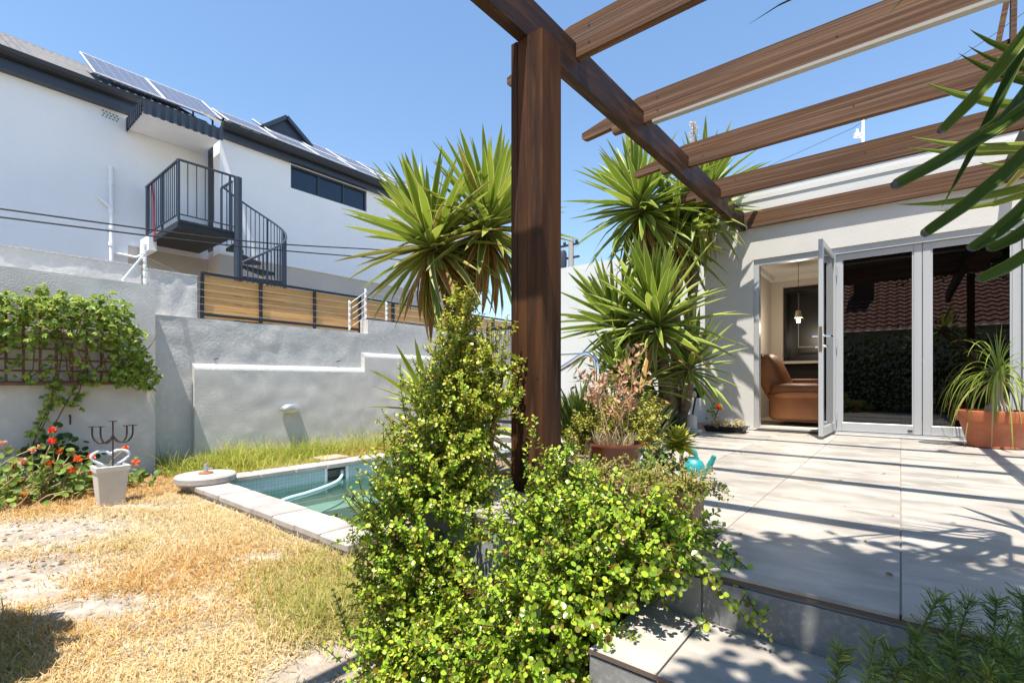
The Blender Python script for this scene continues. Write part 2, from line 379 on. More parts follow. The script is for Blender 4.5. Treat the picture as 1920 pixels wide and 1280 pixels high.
mb = MB(); mb.cbox((onz(622,858,CT-.03)[0]-.03, onz(622,858,CT-.03)[1], CT-.035), .34, .42, .05, .01)
mb.build('skimmer_lid', mat('lid', (.52,.36,.27), .8), pool)
# pool cleaner hose
pth = [onz(641,882,WL+.10), onz(640,893,WL+.03), onz(630,903,WL+.012), onz(607,913,WL+.010), onz(575,924,WL+.008), onz(540,934,WL+.008), onz(505,948,WL+.006), onz(480,957,WL-.02), onz(455,962,WL-.10)]
def smooth(P, k=6):
    P = [np.array(p, float) for p in P]; out = []
    for i in range(len(P)-1):
        p0, p1, p2, p3 = P[max(i-1,0)], P[i], P[i+1], P[min(i+2,len(P)-1)]
        for t in np.linspace(0, 1, k, endpoint=False):
            out.append(.5*((2*p1)+(-p0+p2)*t+(2*p0-5*p1+4*p2-p3)*t*t+(-p0+3*p1-3*p2+p3)*t**3))
    return out+[P[-1]]
tag(MB().tube(smooth(pth), .022, 10).build('pool_hose', mat('pale blue hose', (.52,.75,.86), .4), None, tuple(pth[4])), 'pale blue pool cleaner hose floating from the skimmer opening', 'hose')
# round umbrella base
c = onz(386, 903, G+.10)
ub = thing('umbrella_base', 'round concrete umbrella base with short metal tube at pool corner', 'umbrella base', (c[0],c[1],G+.10))
MB().lathe([(0,-.02),(.27,-.02),(.305,.0),(.308,.055),(.295,.072),(.06,.078),(0,.078)], (c[0],c[1],G+.12), 40, smooth=False).build('disc', m_conc, ub)
MB().lathe([(0,.0),(.075,.0),(.07,.012),(0,.013)], (c[0],c[1],G+.202), 24).build('rust_plate', mat('rust', (.36,.13,.05), .9), ub)
tb = MB().tube([(c[0],c[1],G+.2),(c[0],c[1],G+.31)], .024, 14).build('tube_socket', m_galv, ub)
MB().tube([(c[0]+.02,c[1]+.02,G+.25),(c[0]+.06,c[1]+.045,G+.26)], .01, 8).build('clamp_screw', m_galv, tb)

# ================================================================== garden walls on the left
XT = -7.8
tw = thing('trellis_wall', 'tall grey plastered wall section standing behind the trellis', 'wall', (XT-.3, .5, G))
mb = MB()
# gently uneven face: grid with soft noise
def facegrid(mb, x, y0, y1, z0, z1, ny, nz, amp, seed):
    r_ = np.random.default_rng(seed); a = r_.normal(size=(nz+1, ny+1)); 
    for _ in range(3): a = (a+np.roll(a,1,0)+np.roll(a,1,1)+np.roll(a,-1,0)+np.roll(a,-1,1))/5
    vs = [(x+amp*a[j,i]*(0 if i in (0,ny) or j in (0,nz) else 1), y0+(y1-y0)*i/ny, z0+(z1-z0)*j/nz) for j in range(nz+1) for i in range(ny+1)]
    fs = [(j*(ny+1)+i, j*(ny+1)+i+1, (j+1)*(ny+1)+i+1, (j+1)*(ny+1)+i) for j in range(nz) for i in range(ny)]
    mb.add(vs, fs, True)
facegrid(mb, XT, -3, 2.0, G-.1, 1.895, 60, 40, .008, 3)
mb.add([(XT,2,G-.1),(XT-.55,2,G-.1),(XT-.55,2,1.895),(XT,2,1.895),(XT,-3,1.895),(XT-.55,-3,1.895)], [(0,1,2,3),(3,2,5,4)])
mb.build('wall_body', m_grey, tw)
gw = thing('boundary_wall', 'long low grey plastered boundary wall behind the pool', 'wall', (-8.7, 5, G))
mb = MB()
facegrid(mb, -8.14, 2.0, 5.55, G-.1, 1.55, 60, 40, .014, 4)
mb.add([(-8.14,2.0,1.55),(-8.14,5.55,1.55),(-8.55,5.55,1.55),(-8.55,2.0,1.55)], [(0,1,2,3)])
facegrid(mb, -8.14, 5.55, 13, G-.1, 1.83, 60, 30, .012, 5)
mb.add([(-8.14,5.55,1.83),(-8.14,13,1.83),(-8.55,13,1.83),(-8.55,5.55,1.83)], [(0,1,2,3)])
mb.add([(-8.14,5.55,1.55),(-8.14,5.55,1.83),(-8.55,5.55,1.83),(-8.55,5.55,1.55)], [(0,1,2,3)])
mb.box(-8.6,-8.551,2.0,13,G-.1,1.55)
mb.build('wall_body', m_grey2, gw)
mb = MB()
facegrid(mb, -8.02, 2.53, 5.40, G-.1, .785, 50, 26, .01, 6)
facegrid(mb, -8.02, 5.40, 9.5, G-.1, 1.08, 50, 30, .01, 7)
mb.add([(-8.02,2.53,G-.1),(-8.02,2.53,.785),(-8.15,2.53,.785),(-8.15,2.53,G-.1)], [(0,1,2,3)])
mb.add([(-8.02,5.40,.785),(-8.02,5.40,1.08),(-8.15,5.40,1.08),(-8.15,5.40,.785)], [(0,1,2,3)])
mb.build('buttress', m_grey, gw)
mb = MB()
def ledge(y0,y1,z):
    pr = [(-8.02,z),(-8.028,z+.03),(-8.05,z+.06),(-8.095,z+.082),(-8.15,z+.09)]
    mb.add([(x,y0,zz) for x,zz in pr]+[(x,y1,zz) for x,zz in pr], [(i,5+i,6+i,1+i) for i in range(4)], True)
    mb.add([(x,y0,zz) for x,zz in pr]+[(-8.15,y0,z)], [(5,4,3,2,1,0)])
ledge(2.53,5.40,.785); ledge(5.40,9.5,1.08)
mb.build('ledge', m_ledge, gw)
hw = thing('higher_wall', 'rough patched grey wall rising above the trellis wall', 'wall', (-8.75, 1, G))
mb = MB(); facegrid(mb, -8.36, -3, 1.98, 1.0, 2.225, 60, 16, .03, 8); mb.box(-8.6,-8.38,-3,1.98,1.0,2.225)
facegrid(mb, -8.38, 2.06, 2.68, 1.0, 2.205, 14, 16, .04, 9); mb.box(-8.6,-8.40,2.06,2.68,1.0,2.205)
mb.build('wall_body', m_grey2, hw)
mb = MB(); mb.box(-8.62,-8.35,-3,1.985,2.227,2.25); mb.box(-8.62,-8.37,2.055,2.685,2.207,2.23); mb.build('coping', m_ledge, hw)
# nails, bracket
for k,(u,v) in enumerate(((402,674),(631,678))):
    p = onx(u,v,-8.14); e = (p[0]+.10,p[1]+.02,p[2]+.02)
    tag(MB().tube([(p[0]-.02,p[1],p[2]),e],.008,6).build('wall_peg', m_rust, None, tuple(p)), ['short rusty wall peg above ledge near the shaded corner','short rusty wall peg above ledge beside the ledge step'][k], 'peg', 'pegs above the ledge')
# bulkhead lamp
p = onx(543,766,-8.01)
wl = thing('bulkhead_lamp', 'oval metal bulkhead lamp on the grey buttress wall', 'wall lamp', (-8.01,p[1],p[2]))
def halfdome(mb, c, ry, rz, rx, lo, hi, mi=0):
    vs=[];fs=[];n1,n2=10,20
    for i in range(n1+1):
        a=math.pi/2*i/n1
        for j in range(n2+1):
            t=lo+(hi-lo)*j/n2; vs.append((c[0]+rx*math.sin(a)**.6, c[1]+ry*math.cos(a)**.7*math.cos(t), c[2]+rz*math.cos(a)**.7*math.sin(t)))
    fs=[(i*(n2+1)+j,i*(n2+1)+j+1,(i+1)*(n2+1)+j+1,(i+1)*(n2+1)+j) for i in range(n1) for j in range(n2)]
    mb.add(vs,fs,True)
mb=MB(); halfdome(mb,(-8.01,p[1],p[2]),.165,.09,.125,0,math.pi); mb.box(-8.01,-7.885,p[1]-.165,p[1]+.165,p[2]-.008,p[2]+.004); mb.build('hood', m_galv, wl)
mb=MB(); halfdome(mb,(-8.01,p[1],p[2]-.01),.145,.07,.10,math.pi,2*math.pi); mb.build('lens', mat('ribbed lamp glass',(.70,.66,.56),.3), wl)

# ================================================================== timber fence on the boundary wall
XF = -8.42
fe = thing('timber_fence', 'black framed fence of horizontal pine boards on the boundary wall', 'fence', (XF,6,1.6))
def bay(y0,y1,z0,z1,nb,dz):
    for k in range(nb):
        h=(z1-z0)/nb
        MB().cbox((XF-.03,(y0+y1)/2,z0+h*(k+.5)+dz),.02,y1-y0-.02,h-.007,.002).build('board',m_pine,fe)
def post(y,z0,z1,wd=.045): MB().cbox((XF,y,(z0+z1)/2),.045,wd,z1-z0,.003).build('fence_post',m_black,fe)
Yb=[float(onx(u,600,XF)[1]) for u in (379,489,590,675)]
for a,b in zip(Yb,Yb[1:]): bay(a,b,1.605,2.255,5,0)
for k,y in enumerate(Yb): post(y,1.588,2.29)
for z in (1.65,2.29): MB().cbox((XF,(Yb[0]+Yb[-1])/2,z),.04,Yb[-1]-Yb[0]+.04,.04,.003).build('rail',m_black,fe)
Yc=[float(onx(u,600,XF)[1]) for u in (683,737,800,860,925,990)]
for a,b in zip(Yc,Yc[1:]): bay(a,b,1.905,2.255,3,0)
for y in Yc[1:]: post(y,1.832,2.29,.06)
for z in (1.875,2.29): MB().cbox((XF,(Yc[0]+.02+Yc[-1])/2,z),.036,Yc[-1]-Yc[0]-.06,.04,.003).build('rail',m_black,fe)
# electric fence brackets and wires
def bracket(u,v0,v1,x,label,stay=None,n=5):
    a=onx(u,v1,x); b=onx(u,v0,x)
    t=thing('electric_fence_bracket',label,'bracket',tuple(a),'white electric fence brackets on the walls')
    MB().cbox((x,a[1],(a[2]+b[2])/2),.03,.03,b[2]-a[2],.004).build('upright',m_plastic,t)
    zs=[]
    for k in range(n):
        z=a[2]+(b[2]-a[2])*(k+.5)/n; zs.append(z)
        MB().lathe([(0,-.028),(.02,-.025),(.024,-.012),(.014,0),(.024,.012),(.02,.025),(0,.028)],(x+.032,a[1]-.012,z),10).build('insulator',m_plastic,t)
    if stay is not None: MB().beam((x,a[1],a[2]+(b[2]-a[2])*.75),stay,.022,.022).build('stay',m_plastic,t)
    return a,zs
b1,z1=bracket(272,455,534,-7.95,'white electric fence bracket with diagonal stay on the trellis wall corner',tuple(onx(230,526,-7.85)),6)
b2,z2=bracket(655,563,619,-8.32,'white electric fence bracket on the low side of the wall step')
b3,z3=bracket(685,541,599,-8.32,'white electric fence bracket on the high side of the wall step')
b4,z4=bracket(724,566,601,-8.32,'white electric fence bracket half hidden behind the yucca leaves',n=4)
ew=thing('electric_fence_wires','thin steel wires strung along the electric fence brackets','wire',(-8.6,5,1.8))
mb=MB()
for k in range(5): mb.tube([(-7.92,b1[1]+.02,1.92+.1*k*.9),(-8.29,2.65,1.68+.11*k)],.002,4,False); mb.tube([(-8.29,2.65,1.68+.11*k),(-8.285,b2[1],z2[k])],.0019,4,False); mb.tube([(-8.285,b2[1],z2[k]),(-8.285,b3[1],z3[k])],.0028,4,False); mb.tube([(-8.285,b3[1],z3[k]),(-8.285,12,z3[k]+.02)],.003,4,False)
mb.build('wire',m_galv,ew)
# ================================================================== neighbour's white house
XA, XB, YR = -11.2, -10.5, 3.75
nh = thing('white_house', 'white two storey house with dark gutters and corrugated roof beyond fence', 'house', (-12, 4, G))
mb=MB()
mb.box(XA-.25,XA,-6,YR+.4,3.15,5.72)                                  # upper wall, left part
mb.box(XA-.25,XA,-6,2.45,G-.1,3.149)
wy0,wy1,wz0,wz1=5.18,7.13,4.90,5.435
mb.box(XB-.25,XB,YR,wy0,3.15,5.60); mb.box(XB-.25,XB,wy1,10.6,3.15,5.60); mb.box(XB-.25,XB,wy0,wy1,3.15,wz0); mb.box(XB-.25,XB,wy0,wy1,wz1,5.60)
mb.box(XA+.001,XB-.251,YR+.001,YR+.12,5.42,5.62); mb.box(XB-.33,XB-.251,YR+.001,YR+.12,3.15,5.42)
mb.box(-16,XB-.251,10.35,10.6,G-.1,5.60)
mb.build('wall',m_white,nh)
mb=MB(); mb.box(XB-.28,XB-.03,YR-.0,10.57,G-.1,3.148); mb.box(XA-.25,XA-.02,2.451,YR+.4,G-.1,3.148); mb.box(XA-.019,XB-.281,YR+.04,YR+.12,G-.1,3.29); mb.build('lower_wall',m_beige,nh)
dm=MB().box(XA+.002,XB-.335,YR+.03,YR+.08,3.30,5.40).build('door',m_navy,nh)
MB().box(XA+.10,XB-.42,YR+.022,YR+.029,3.45,5.28).build('door_glass',mat('dark door glass',(.03,.035,.045),.5),dm)
# strip window
wn=MB(); 
for a in ((wy0,wy1,wz0,wz0+.04),(wy0,wy1,wz1-.045,wz1)): wn.box(XB-.10,XB-.05,*a)
for y in (wy0,wy0+.655,wy0+1.30,wy1-.04): wn.box(XB-.10,XB-.048,y,y+.04,wz0+.001,wz1-.001)
wn=wn.build('window',m_navy,nh)
m_wg=mat('dark blue window glass',(.006,.018,.042),.08,spec=.7)
for k in range(3): MB().box(XB-.085,XB-.075,wy0+.03+.65*k,wy0+.66+.65*k,wz0+.03,wz1-.03).build('pane',m_wg,wn)
# corrugated roofs
m_cor=mat('grey corrugated sheet',(.13,.125,.125),.7,(.10,.098,.10),2,5,metal=.2)
def corr(x0,z0,pitch,y0,y1,ln):
    mb=MB(); t=math.tan(R(pitch)); n=int((y1-y0)/.019); vs=[]
    for k in range(n+1):
        y=y0+(y1-y0)*k/n; h=.02*math.sin(2*math.pi*y/.13)
        for s in (0,1): vs.append((x0-ln*s,y,z0+ln*s*t+h))
    mb.add(vs,[(2*k,2*k+2,2*k+3,2*k+1) for k in range(n)],True); return mb
rf=corr(-11.0,5.86,29.6,-6,YR,3.3).build('roof',m_cor,nh)
corr(-10.3,5.62,29.3,YR,10.9,4.2).build('roof',m_cor,nh)
mb=MB(); mb.prism([(-13.9,-6,7.35),(-14.3,-6,7.76),(-14.7,-6,7.35)],(0,9.7,0)); mb.build('ridge_cap',m_cor,rf)
# fascia, gutters
def gutter(x,y0,y1,z):
    pr=[(x-.02,z+.01),(x-.02,z-.10),(x+.03,z-.125),(x+.10,z-.11),(x+.125,z-.06),(x+.125,z+.01),(x+.11,z+.01)]
    mb=MB(); n=len(pr); mb.add([(a,y0,b) for a,b in pr]+[(a,y1,b) for a,b in pr],[(i,n+i,n+i+1,i+1) for i in range(n-1)],False)
    mb.add([(a,y0,b) for a,b in pr],[list(range(n))]); g=mb.build('gutter',m_black,nh)
gutter(-11.02,-6,3.66,5.85); gutter(-10.36,YR-.02,10.7,5.68)
mb=MB(); mb.box(XA+.002,-11.045,-6,3.7,5.56,5.83); mb.build('fascia',m_navy,nh)
mb=MB(); mb.box(XB+.002,-10.385,YR,10.65,5.44,5.66); mb.build('fascia',m_navy,nh)
# corrugated canopy over the landing door
cp=thing('door_canopy','white canopy with dark corrugated pelmet over the upstairs landing','canopy',(-10.16,3,5.2))
mb=MB(); y0c,y1c=2.43,3.68
def pel(P0,P1,n,z0,z1,nx,ny):
    for k in range(n):
        a=P0+(P1-P0)*(k/n); b=P0+(P1-P0)*((k+1)/n); o_=.028 if k%2 else 0
        q=np.array([nx*o_,ny*o_]); a_,b_=a+q,b+q
        mb.add([(a_[0],a_[1],z0),(b_[0],b_[1],z0),(b_[0],b_[1],z1),(a_[0],a_[1],z1)],[(0,1,2,3)])
        e=b+np.array([nx,ny])*(.028-o_) 
        if k<n-1: mb.add([(b_[0],b_[1],z0),(e[0],e[1],z0),(e[0],e[1],z1),(b_[0],b_[1],z1)],[(0,1,2,3)])
pel(np.array([-10.16,y0c]),np.array([-10.16,y1c]),20,5.235,5.47,1,0)
pel(np.array([-11.19,y0c]),np.array([-10.16,y0c]),16,5.235,5.47,0,-1)
mb.build('pelmet',m_navy,cp)
MB().box(-11.19,-10.17,y0c+.01,y1c,5.30,5.36).build('soffit',m_white,cp)
# vent grille: a block of small slots
vg=[]
for k in range(5):
    for j in range(3):
        y=2.07+.05*k+(.02 if j%2 else 0); vg.append((y,5.50-.045*j-.005*k))
mb=MB()
for y,z in vg: mb.box(XA+.001,XA+.006,y,y+.028,z-.014,z+.012)
mb.build('vent_grille',mat('vent shadow',(.23,.24,.27),.8),nh)
# waste pipes
mb=MB(); mb.tube([(XA+.07,2.19,4.45),(XA+.07,2.2,2.2)],.035,10); mb.tube([(XA+.07,2.2,3.75),(XA+.07,2.0,3.92)],.03,8); mb.tube([(XA+.07,2.19,4.44),(XA+.07,2.19,4.5)],.045,10)
for z in (3.7,3.4,3.1,4.2): mb.lathe([(.036,-.03),(.046,-.03),(.046,.03),(.036,.03)],(XA+.07,2.195,z),12)
mb.tube([(XA+.07,2.2,2.95),(XA+.07,2.55,2.93),(XA+.07,2.75,3.05)],.025,8)
mb.build('waste_pipe',m_white,nh)
mb=MB(); mb.box(XA+.001,XA+.6,2.62,2.74,3.0,3.27); mb.build('landing_bracket',m_white,nh)
# dormer gable
dg=MB(); dg.prism([(-12.2,5.35,6.9),(-12.2,5.85,7.22),(-12.2,6.4,6.9)],(-2.2,0,0)); dg=dg.build('dormer',m_black,nh)
mb=MB(); mb.beam((-12.1,5.25,6.80),(-12.1,5.85,7.30),.12,.09,(0,1,1)); mb.beam((-12.1,5.85,7.30),(-12.1,6.52,6.80),.12,.09,(0,-1,1)); mb.prism([(-12.19,5.3,6.78),(-12.19,5.85,7.27),(-12.19,6.46,6.78)],(.05,0,0)); mb.build('barge_board',m_navy,dg)
# solar panels, each one a thing lying on the roof
m_pv=mat('blue grey solar cells',(.085,.098,.15),.35,(.10,.115,.165),3,4,spec=.6)
m_pvf=mat('solar frame',(.80,.81,.83),.35)
def panel(y0,y1,xa,za,xb,zb,label):
    P=[Vector((xa,y0,za)),Vector((xa,y1,za)),Vector((xb,y1,zb)),Vector((xb,y0,zb))]
    t=thing('solar_panel',label,'solar panel',tuple(P[0]),'solar panels on the white house roof')
    e=(P[3]-P[0]).normalized(); s=(P[1]-P[0]).normalized(); nn=s.cross(e).normalized()
    if nn.z<0: nn=-nn
    MB().prism([p-nn*.03 for p in P],nn*.032).build('cell_sheet',m_pv,t)
    mb=MB(); w_=.022
    for a,b in zip(P,P[1:]+P[:1]): mb.beam(a+nn*.004,b+nn*.004,w_,.022,nn)
    mb.build('frame',m_pvf,t)
    mb=MB(); L_=(P[3]-P[0]).length; Wd=(P[1]-P[0]).length
    for k in range(1,6): a=P[0]+s*(Wd*k/6)+nn*.0035; mb.beam(a,a+e*L_,.006,.002,nn)
    for k in range(1,8): a=P[0]+e*(L_*k/8)+nn*.0035; mb.beam(a,a+s*Wd,.006,.002,nn)
    mb.build('cell_grid',mat('cell grid',(.30,.32,.38),.4),t)
    # rails to the roof so that it stands on it
    for f_ in (.2,.8):
        mb=MB(); a=P[0]+s*(Wd*f_)-nn*.03; mb.beam(a-Vector((0,0,.02)),a+e*L_-Vector((0,0,.02)),.03,.04)
        mb.beam(a-Vector((0,0,.2)),a-Vector((0,0,.02)),.03,.03); q=a+e*L_*.9; mb.beam(q-Vector((0,0,.45)),q-Vector((0,0,.02)),.03,.03)
        mb.build('mount',m_black,t)
ordn=['first','second','third','fourth','fifth','sixth','seventh']
for k in range(2): panel(2.03+1.09*k,2.03+1.09*k+1.07,-11.5,6.28,-12.8,7.21,'large solar panel %s from the left on the house roof'%ordn[k])
for k in range(6): panel(4.0+1.0*k,4.0+1.0*k+.98,-10.72,5.97,-11.62,6.53,'%s solar panel from the left in the lower roof row'%ordn[k])
for k in range(5): panel(5.30+1.0*k,5.30+1.0*k+.98,-11.66,6.555,-12.75,7.24,'%s solar panel from the left in the upper roof row'%ordn[k])

# ================================================================== spiral staircase
XL=-9.3; ya,yb=float(onx(335,300,XL)[1]),float(onx(446,330,XL)[1]); zt=3.285
st=thing('spiral_staircase','dark steel spiral staircase with railed landing against the white house','staircase',(XL,yb,G))
ld=MB().box(XA+.01,XL,ya,yb,zt-.05,zt)
for k in range(24): y=ya+(yb-ya)*(k+.5)/24; ld.box(XL-.02,XL+.012,y-.012,y+.012,zt-.035,zt+.015)
ld.box(XL-.03,XL-.001,ya-.02,yb,zt-.12,zt-.051); ld.box(XA+.01,XL-.03,ya-.02,ya+.02,zt-.12,zt-.051)
ld.build('landing',m_black,st)
MB().tube([(XL,yb,G),(XL,yb,zt+1.0)],.065,16).build('centre_pole',m_navy,st)
def rail(a,b,n,bigs=()):
    a=np.array(a,float); b=np.array(b,float)
    for h,t in ((1.0,.035),(.10,.022)): MB().beam(a+[0,0,h],b+[0,0,h],t,t*.8).build('handrail' if h==1.0 else 'lower_rail',m_navy,st)
    for k in range(n+1):
        p=a+(b-a)*k/n; big=k in bigs; q=.034 if big else .013
        MB().box(p[0]-q/2,p[0]+q/2,p[1]-q/2,p[1]+q/2,p[2]+(0 if big else .11),p[2]+.985).build('baluster',m_navy,st)
rail((XL,ya,zt),(XL,yb,zt),7,(0,6))
rail((XL,ya,zt),(XA+.08,ya,zt),17,(8,16))
rail((XL-.75,yb+.0,zt),(XL-.25,yb+.0,zt),2,(0,))
Rr=.79; N=34; hel=[]
def hp(k,r=Rr): 
    a=R(178)-R(5.9)*k; return np.array([XL+r*math.cos(a), yb+r*math.sin(a), 0])
zr=lambda k: 4.34-.053*k
pts=[hp(k)+[0,0,zr(k)] for k in range(N)]
MB().tube(pts,.020,8).build('spiral_handrail',m_navy,st)
for k in range(0,N,1):
    p=hp(k); q=.028 if k%6==4 else .012
    MB().box(p[0]-q/2,p[0]+q/2,p[1]-q/2,p[1]+q/2,zr(k)-1.08,zr(k)-.015).build('baluster',m_navy,st)
for k in range(1,N,4):
    a0=hp(k-.3,1); a1=hp(k+3.3,1); c0=np.array([XL,yb,0]); z=zr(k+1.5)-1.05
    P=[c0+[0,0,z], c0+(hp(k-.3,.77)-c0)*[1,1,0]+[0,0,z], c0+(hp(k+3.5,.77)-c0)*[1,1,0]+[0,0,z]]
    MB().prism([tuple(p) for p in P],(0,0,-.055)).build('tread',m_black,st)
bp_=[onx(268,352,XL)[1]]
tag(MB().tube([(XL-1.55,ya+.07,zt+.02),(XL-1.62,ya+.05,zt+1.05)],.018,8).build('red_pole',mat('red plastic',(.62,.03,.04),.4),None,(XL-1.55,ya+.05,zt)),'thin red pole leaning in the landing railing corner','pole')

# ================================================================== overhead cables and utility pole
for k,(v0,v1,v2) in enumerate(((391,452,470),(407,463,486))):
    a=onx(-40,v0-5,-9.02); b=onx(460,v1,-9.02); c_=onx(735,v2,-9.02); d_=onx(960,v2+18,-9.02); e_=np.array([-10,26,5.2-.3*k])
    tag(MB().tube(smooth([a,b,c_,d_,e_],8),.012,6,False).build('overhead_cable',m_black,None,tuple(b)),['upper black overhead cable crossing in front of the white house','lower black overhead cable crossing in front of the white house'][k],'cable','black overhead cables')
b=W(1071,500,26); 
up=thing('utility_pole','distant grey utility pole with insulators above the boundary wall','utility pole',(b[0],b[1],G))
MB().tube([(b[0],b[1],G),(b[0],b[1],W(1071,449,26)[2])],[.2,.15],10).build('shaft',mat('weathered pole',(.33,.31,.29),.9),up)
mb=MB()
for dz in (.2,.9): mb.box(b[0]-.9,b[0]+.5,b[1]-.05,b[1]+.05,W(1071,452,26)[2]-dz-.05,W(1071,452,26)[2]-dz+.05)
for k in range(4): mb.lathe([(0,0),(.07,0),(.09,.1),(.04,.2),(0,.22)],(b[0]-.8+.38*k,b[1],W(1071,452,26)[2]-.15),8)
mb.build('crossarm',m_black,up)
MB().lathe([(0,-.5),(.22,-.5),(.25,-.3),(.25,.3),(.2,.45),(0,.45)],(b[0]-.45,b[1]-.2,W(1071,485,26)[2]),12).build('transformer',m_navy,up)

# ================================================================== back boundary wall and slatted gate
bw=thing('back_wall','smooth pale wall behind the yuccas beside the post','wall',(-4,7.7,G))
zt2=float(ony(1075,499,7.62)[2])
MB().box(-5.35,-2.08,7.62,7.85,G-.1,zt2).build('wall_body',m_backw,bw)
MB().box(-5.35,-2.08,7.612,7.619,float(ony(1070,662,7.62)[2])-.006,float(ony(1070,662,7.62)[2])+.006).build('groove_line',m_ledge,bw)
gt=thing('slatted_gate','grey gate of narrow upright slats behind the post','gate',(-5.6,7.5,G))
g0,g1=float(ony(918,700,7.55)[0]),float(ony(966,700,7.55)[0])
zg0,zg1=float(ony(945,790,7.55)[2]),float(ony(945,615,7.55)[2]); n_=12
for k in range(n_):
    x=g0+(g1-g0)*(k+.5)/n_; MB().cbox((x,7.55,(zg0+zg1)/2),.036,.03,zg1-zg0-.05,.003).build('slat',mat('taupe slat',(.30,.275,.26),.6),gt)
for z in (zg0,zg1): MB().cbox(((g0+g1)/2,7.552,z),g1-g0+.05,.04,.07,.004).build('rail',m_black,gt)
for x in (g0-.04,g1+.04): MB().box(x-.03,x+.03,7.52,7.58,G,zg1+.05).build('gate_post',m_black,gt)
# ================================================================== the house on the right: facade, doors, room
YF = 6.76; OX0, OX1, OZ = -1.47, .985, 2.17
hs = thing('garden_house', 'cream plastered single storey house with glazed folding doors onto patio', 'house', (.6, 7, 0))
mb = MB()
mb.box(-2.08,OX0,YF,7.02,G-.1,3.10); mb.box(OX0,OX1,YF,7.02,OZ,3.10); mb.box(OX1,4.4,YF,7.02,-.02,3.10)
mb.box(-2.08,-1.85,7.02,12,G-.1,3.10); mb.box(-1.85,4.4,7.02,12,2.62,3.06); mb.box(4.15,4.4,7.02,12,G,2.62); mb.box(-1.85,4.15,11.8,12,G,2.62)
mb.build('wall',m_cream,hs)
mb=MB(); mb.box(-2.10,4.42,YF-.022,7.03,3.10,3.21); mb.box(-2.09,4.42,YF-.012,YF-.001,2.93,2.99); mb.build('parapet_moulding',m_cream,hs)
# inside of the room
m_inw=mat('beige interior wall',(.50,.45,.39),.9); m_inc=mat('ceiling white',(.66,.64,.60),.9); m_dark=mat('dark cabinet',(.012,.011,.011),.3)
mb=MB(); mb.box(-1.849,-1.80,7.021,9.6,.0,2.45); mb.box(-1.80,-1.62,9.6,9.7,.0,2.45); mb.box(-1.62,4.1,9.6,9.7,2.27,2.45); mb.box(4.0,4.1,7.021,9.6,0,2.45); mb.build('room_wall',m_inw,hs)
MB().box(-1.85,4.1,7.021,10.3,2.45,2.5).build('ceiling',m_inc,hs)
mb=MB(); mb.box(-1.80,-1.74,7.03,9.59,2.37,2.449); mb.box(-1.74,4,9.53,9.599,2.37,2.449); mb.build('cornice',m_inc,hs)
m_fl=mat('pale floor tile',(.62,.57,.48),.35,(.56,.51,.43),4,5)
for i in range(9):
    for j in range(6): MB().cbox((-1.55+.6*i,7.06+.6*j,-.007),.594,.594,.014,.001).build('floor_tile',m_fl,hs)
mb=MB(); mb.box(-1.62,4.0,10.1,10.15,0,2.27); mb.box(-1.62,-1.58,9.7,10.1,0,2.27); mb.box(-1.58,4,9.72,10.1,2.2,2.27); mb.box(-1.58,4,9.75,10.1,.05,.9); mb.build('alcove',m_dark,hs)
MB().box(-1.66,4.0,9.55,10.08,.92,.965).build('counter_shelf',m_inw,hs)
mb=MB()
for a in ((-1.40,-1.385,1.22,2.16),(-.86,-.845,1.22,2.16),(-.80,-.785,1.22,2.16)): mb.box(a[0],a[1],9.70,9.71,a[2],a[3])
mb.box(-1.40,-.2,9.70,9.71,1.20,1.22); mb.build('cabinet_trim',mat('cabinet trim',(.20,.19,.17),.4),hs)
# --- door frame and leaves
df = thing('door_frame', 'grey aluminium frame around the patio folding doors', 'door frame', (-.2, YF+.06, 0))
f0, f1 = YF+.02, YF+.12
MB().box(OX0+.002,OX0+.058,f0,f1,0,OZ-.002).build('jamb',m_alu,df)
MB().box(OX1-.058,OX1-.002,f0,f1,0,OZ-.002).build('jamb',m_alu,df)
MB().box(OX0+.058,OX1-.058,f0,f1,OZ-.072,OZ-.002).build('head',m_alu,df)
MB().box(OX0+.058,OX1-.058,f0,f1-.01,.0,.022).build('sill',m_alu,df)
m_glass=glassmat('tinted door glass',(.045,.042,.042),1.72)
def leaf(t, x0, x1, y, z0=.03, z1=2.095, st=.068, lab='pane'):
    """door leaf built along x at y, stiles, rails and pane as parts"""
    d=.042
    for a in ((x0,x0+st),(x1-st,x1)): MB().cbox(((a[0]+a[1])/2,y,(z0+z1)/2),st,d,z1-z0,.004).build('stile',m_alu,t)
    for a,b in ((z0,z0+.10),(z1-st,z1)): MB().cbox(((x0+x1)/2,y,(a+b)/2),x1-x0-2*st-.001,d-.004,b-a,.004).build('rail',m_alu,t)
    for a in ((x0+st,x0+st+.014,z0+.1,z1-st),(x1-st-.014,x1-st,z0+.1,z1-st)): MB().box(a[0],a[1],y-.014,y+.014,a[2],a[3]).build('glazing_bead',m_alu,t)
    MB().box(x0+st,x1-st,y-.003,y+.003,z0+.1,z1-st).build('pane',m_glass,t)
l2=thing('glazed_door','closed dark glazed door leaf next to the open door','door',(-.21,YF+.07,0),'patio door leaves'); leaf(l2,-.606,.178,YF+.07)
l3=thing('glazed_door','closed dark glazed door leaf behind the potted ponytail palm','door',(.58,YF+.07,0),'patio door leaves'); leaf(l3,.184,.925,YF+.07)
MB().box(.06,.10,YF+.043,YF+.049,.055,.075).build('lock_plate',m_rust,l2)
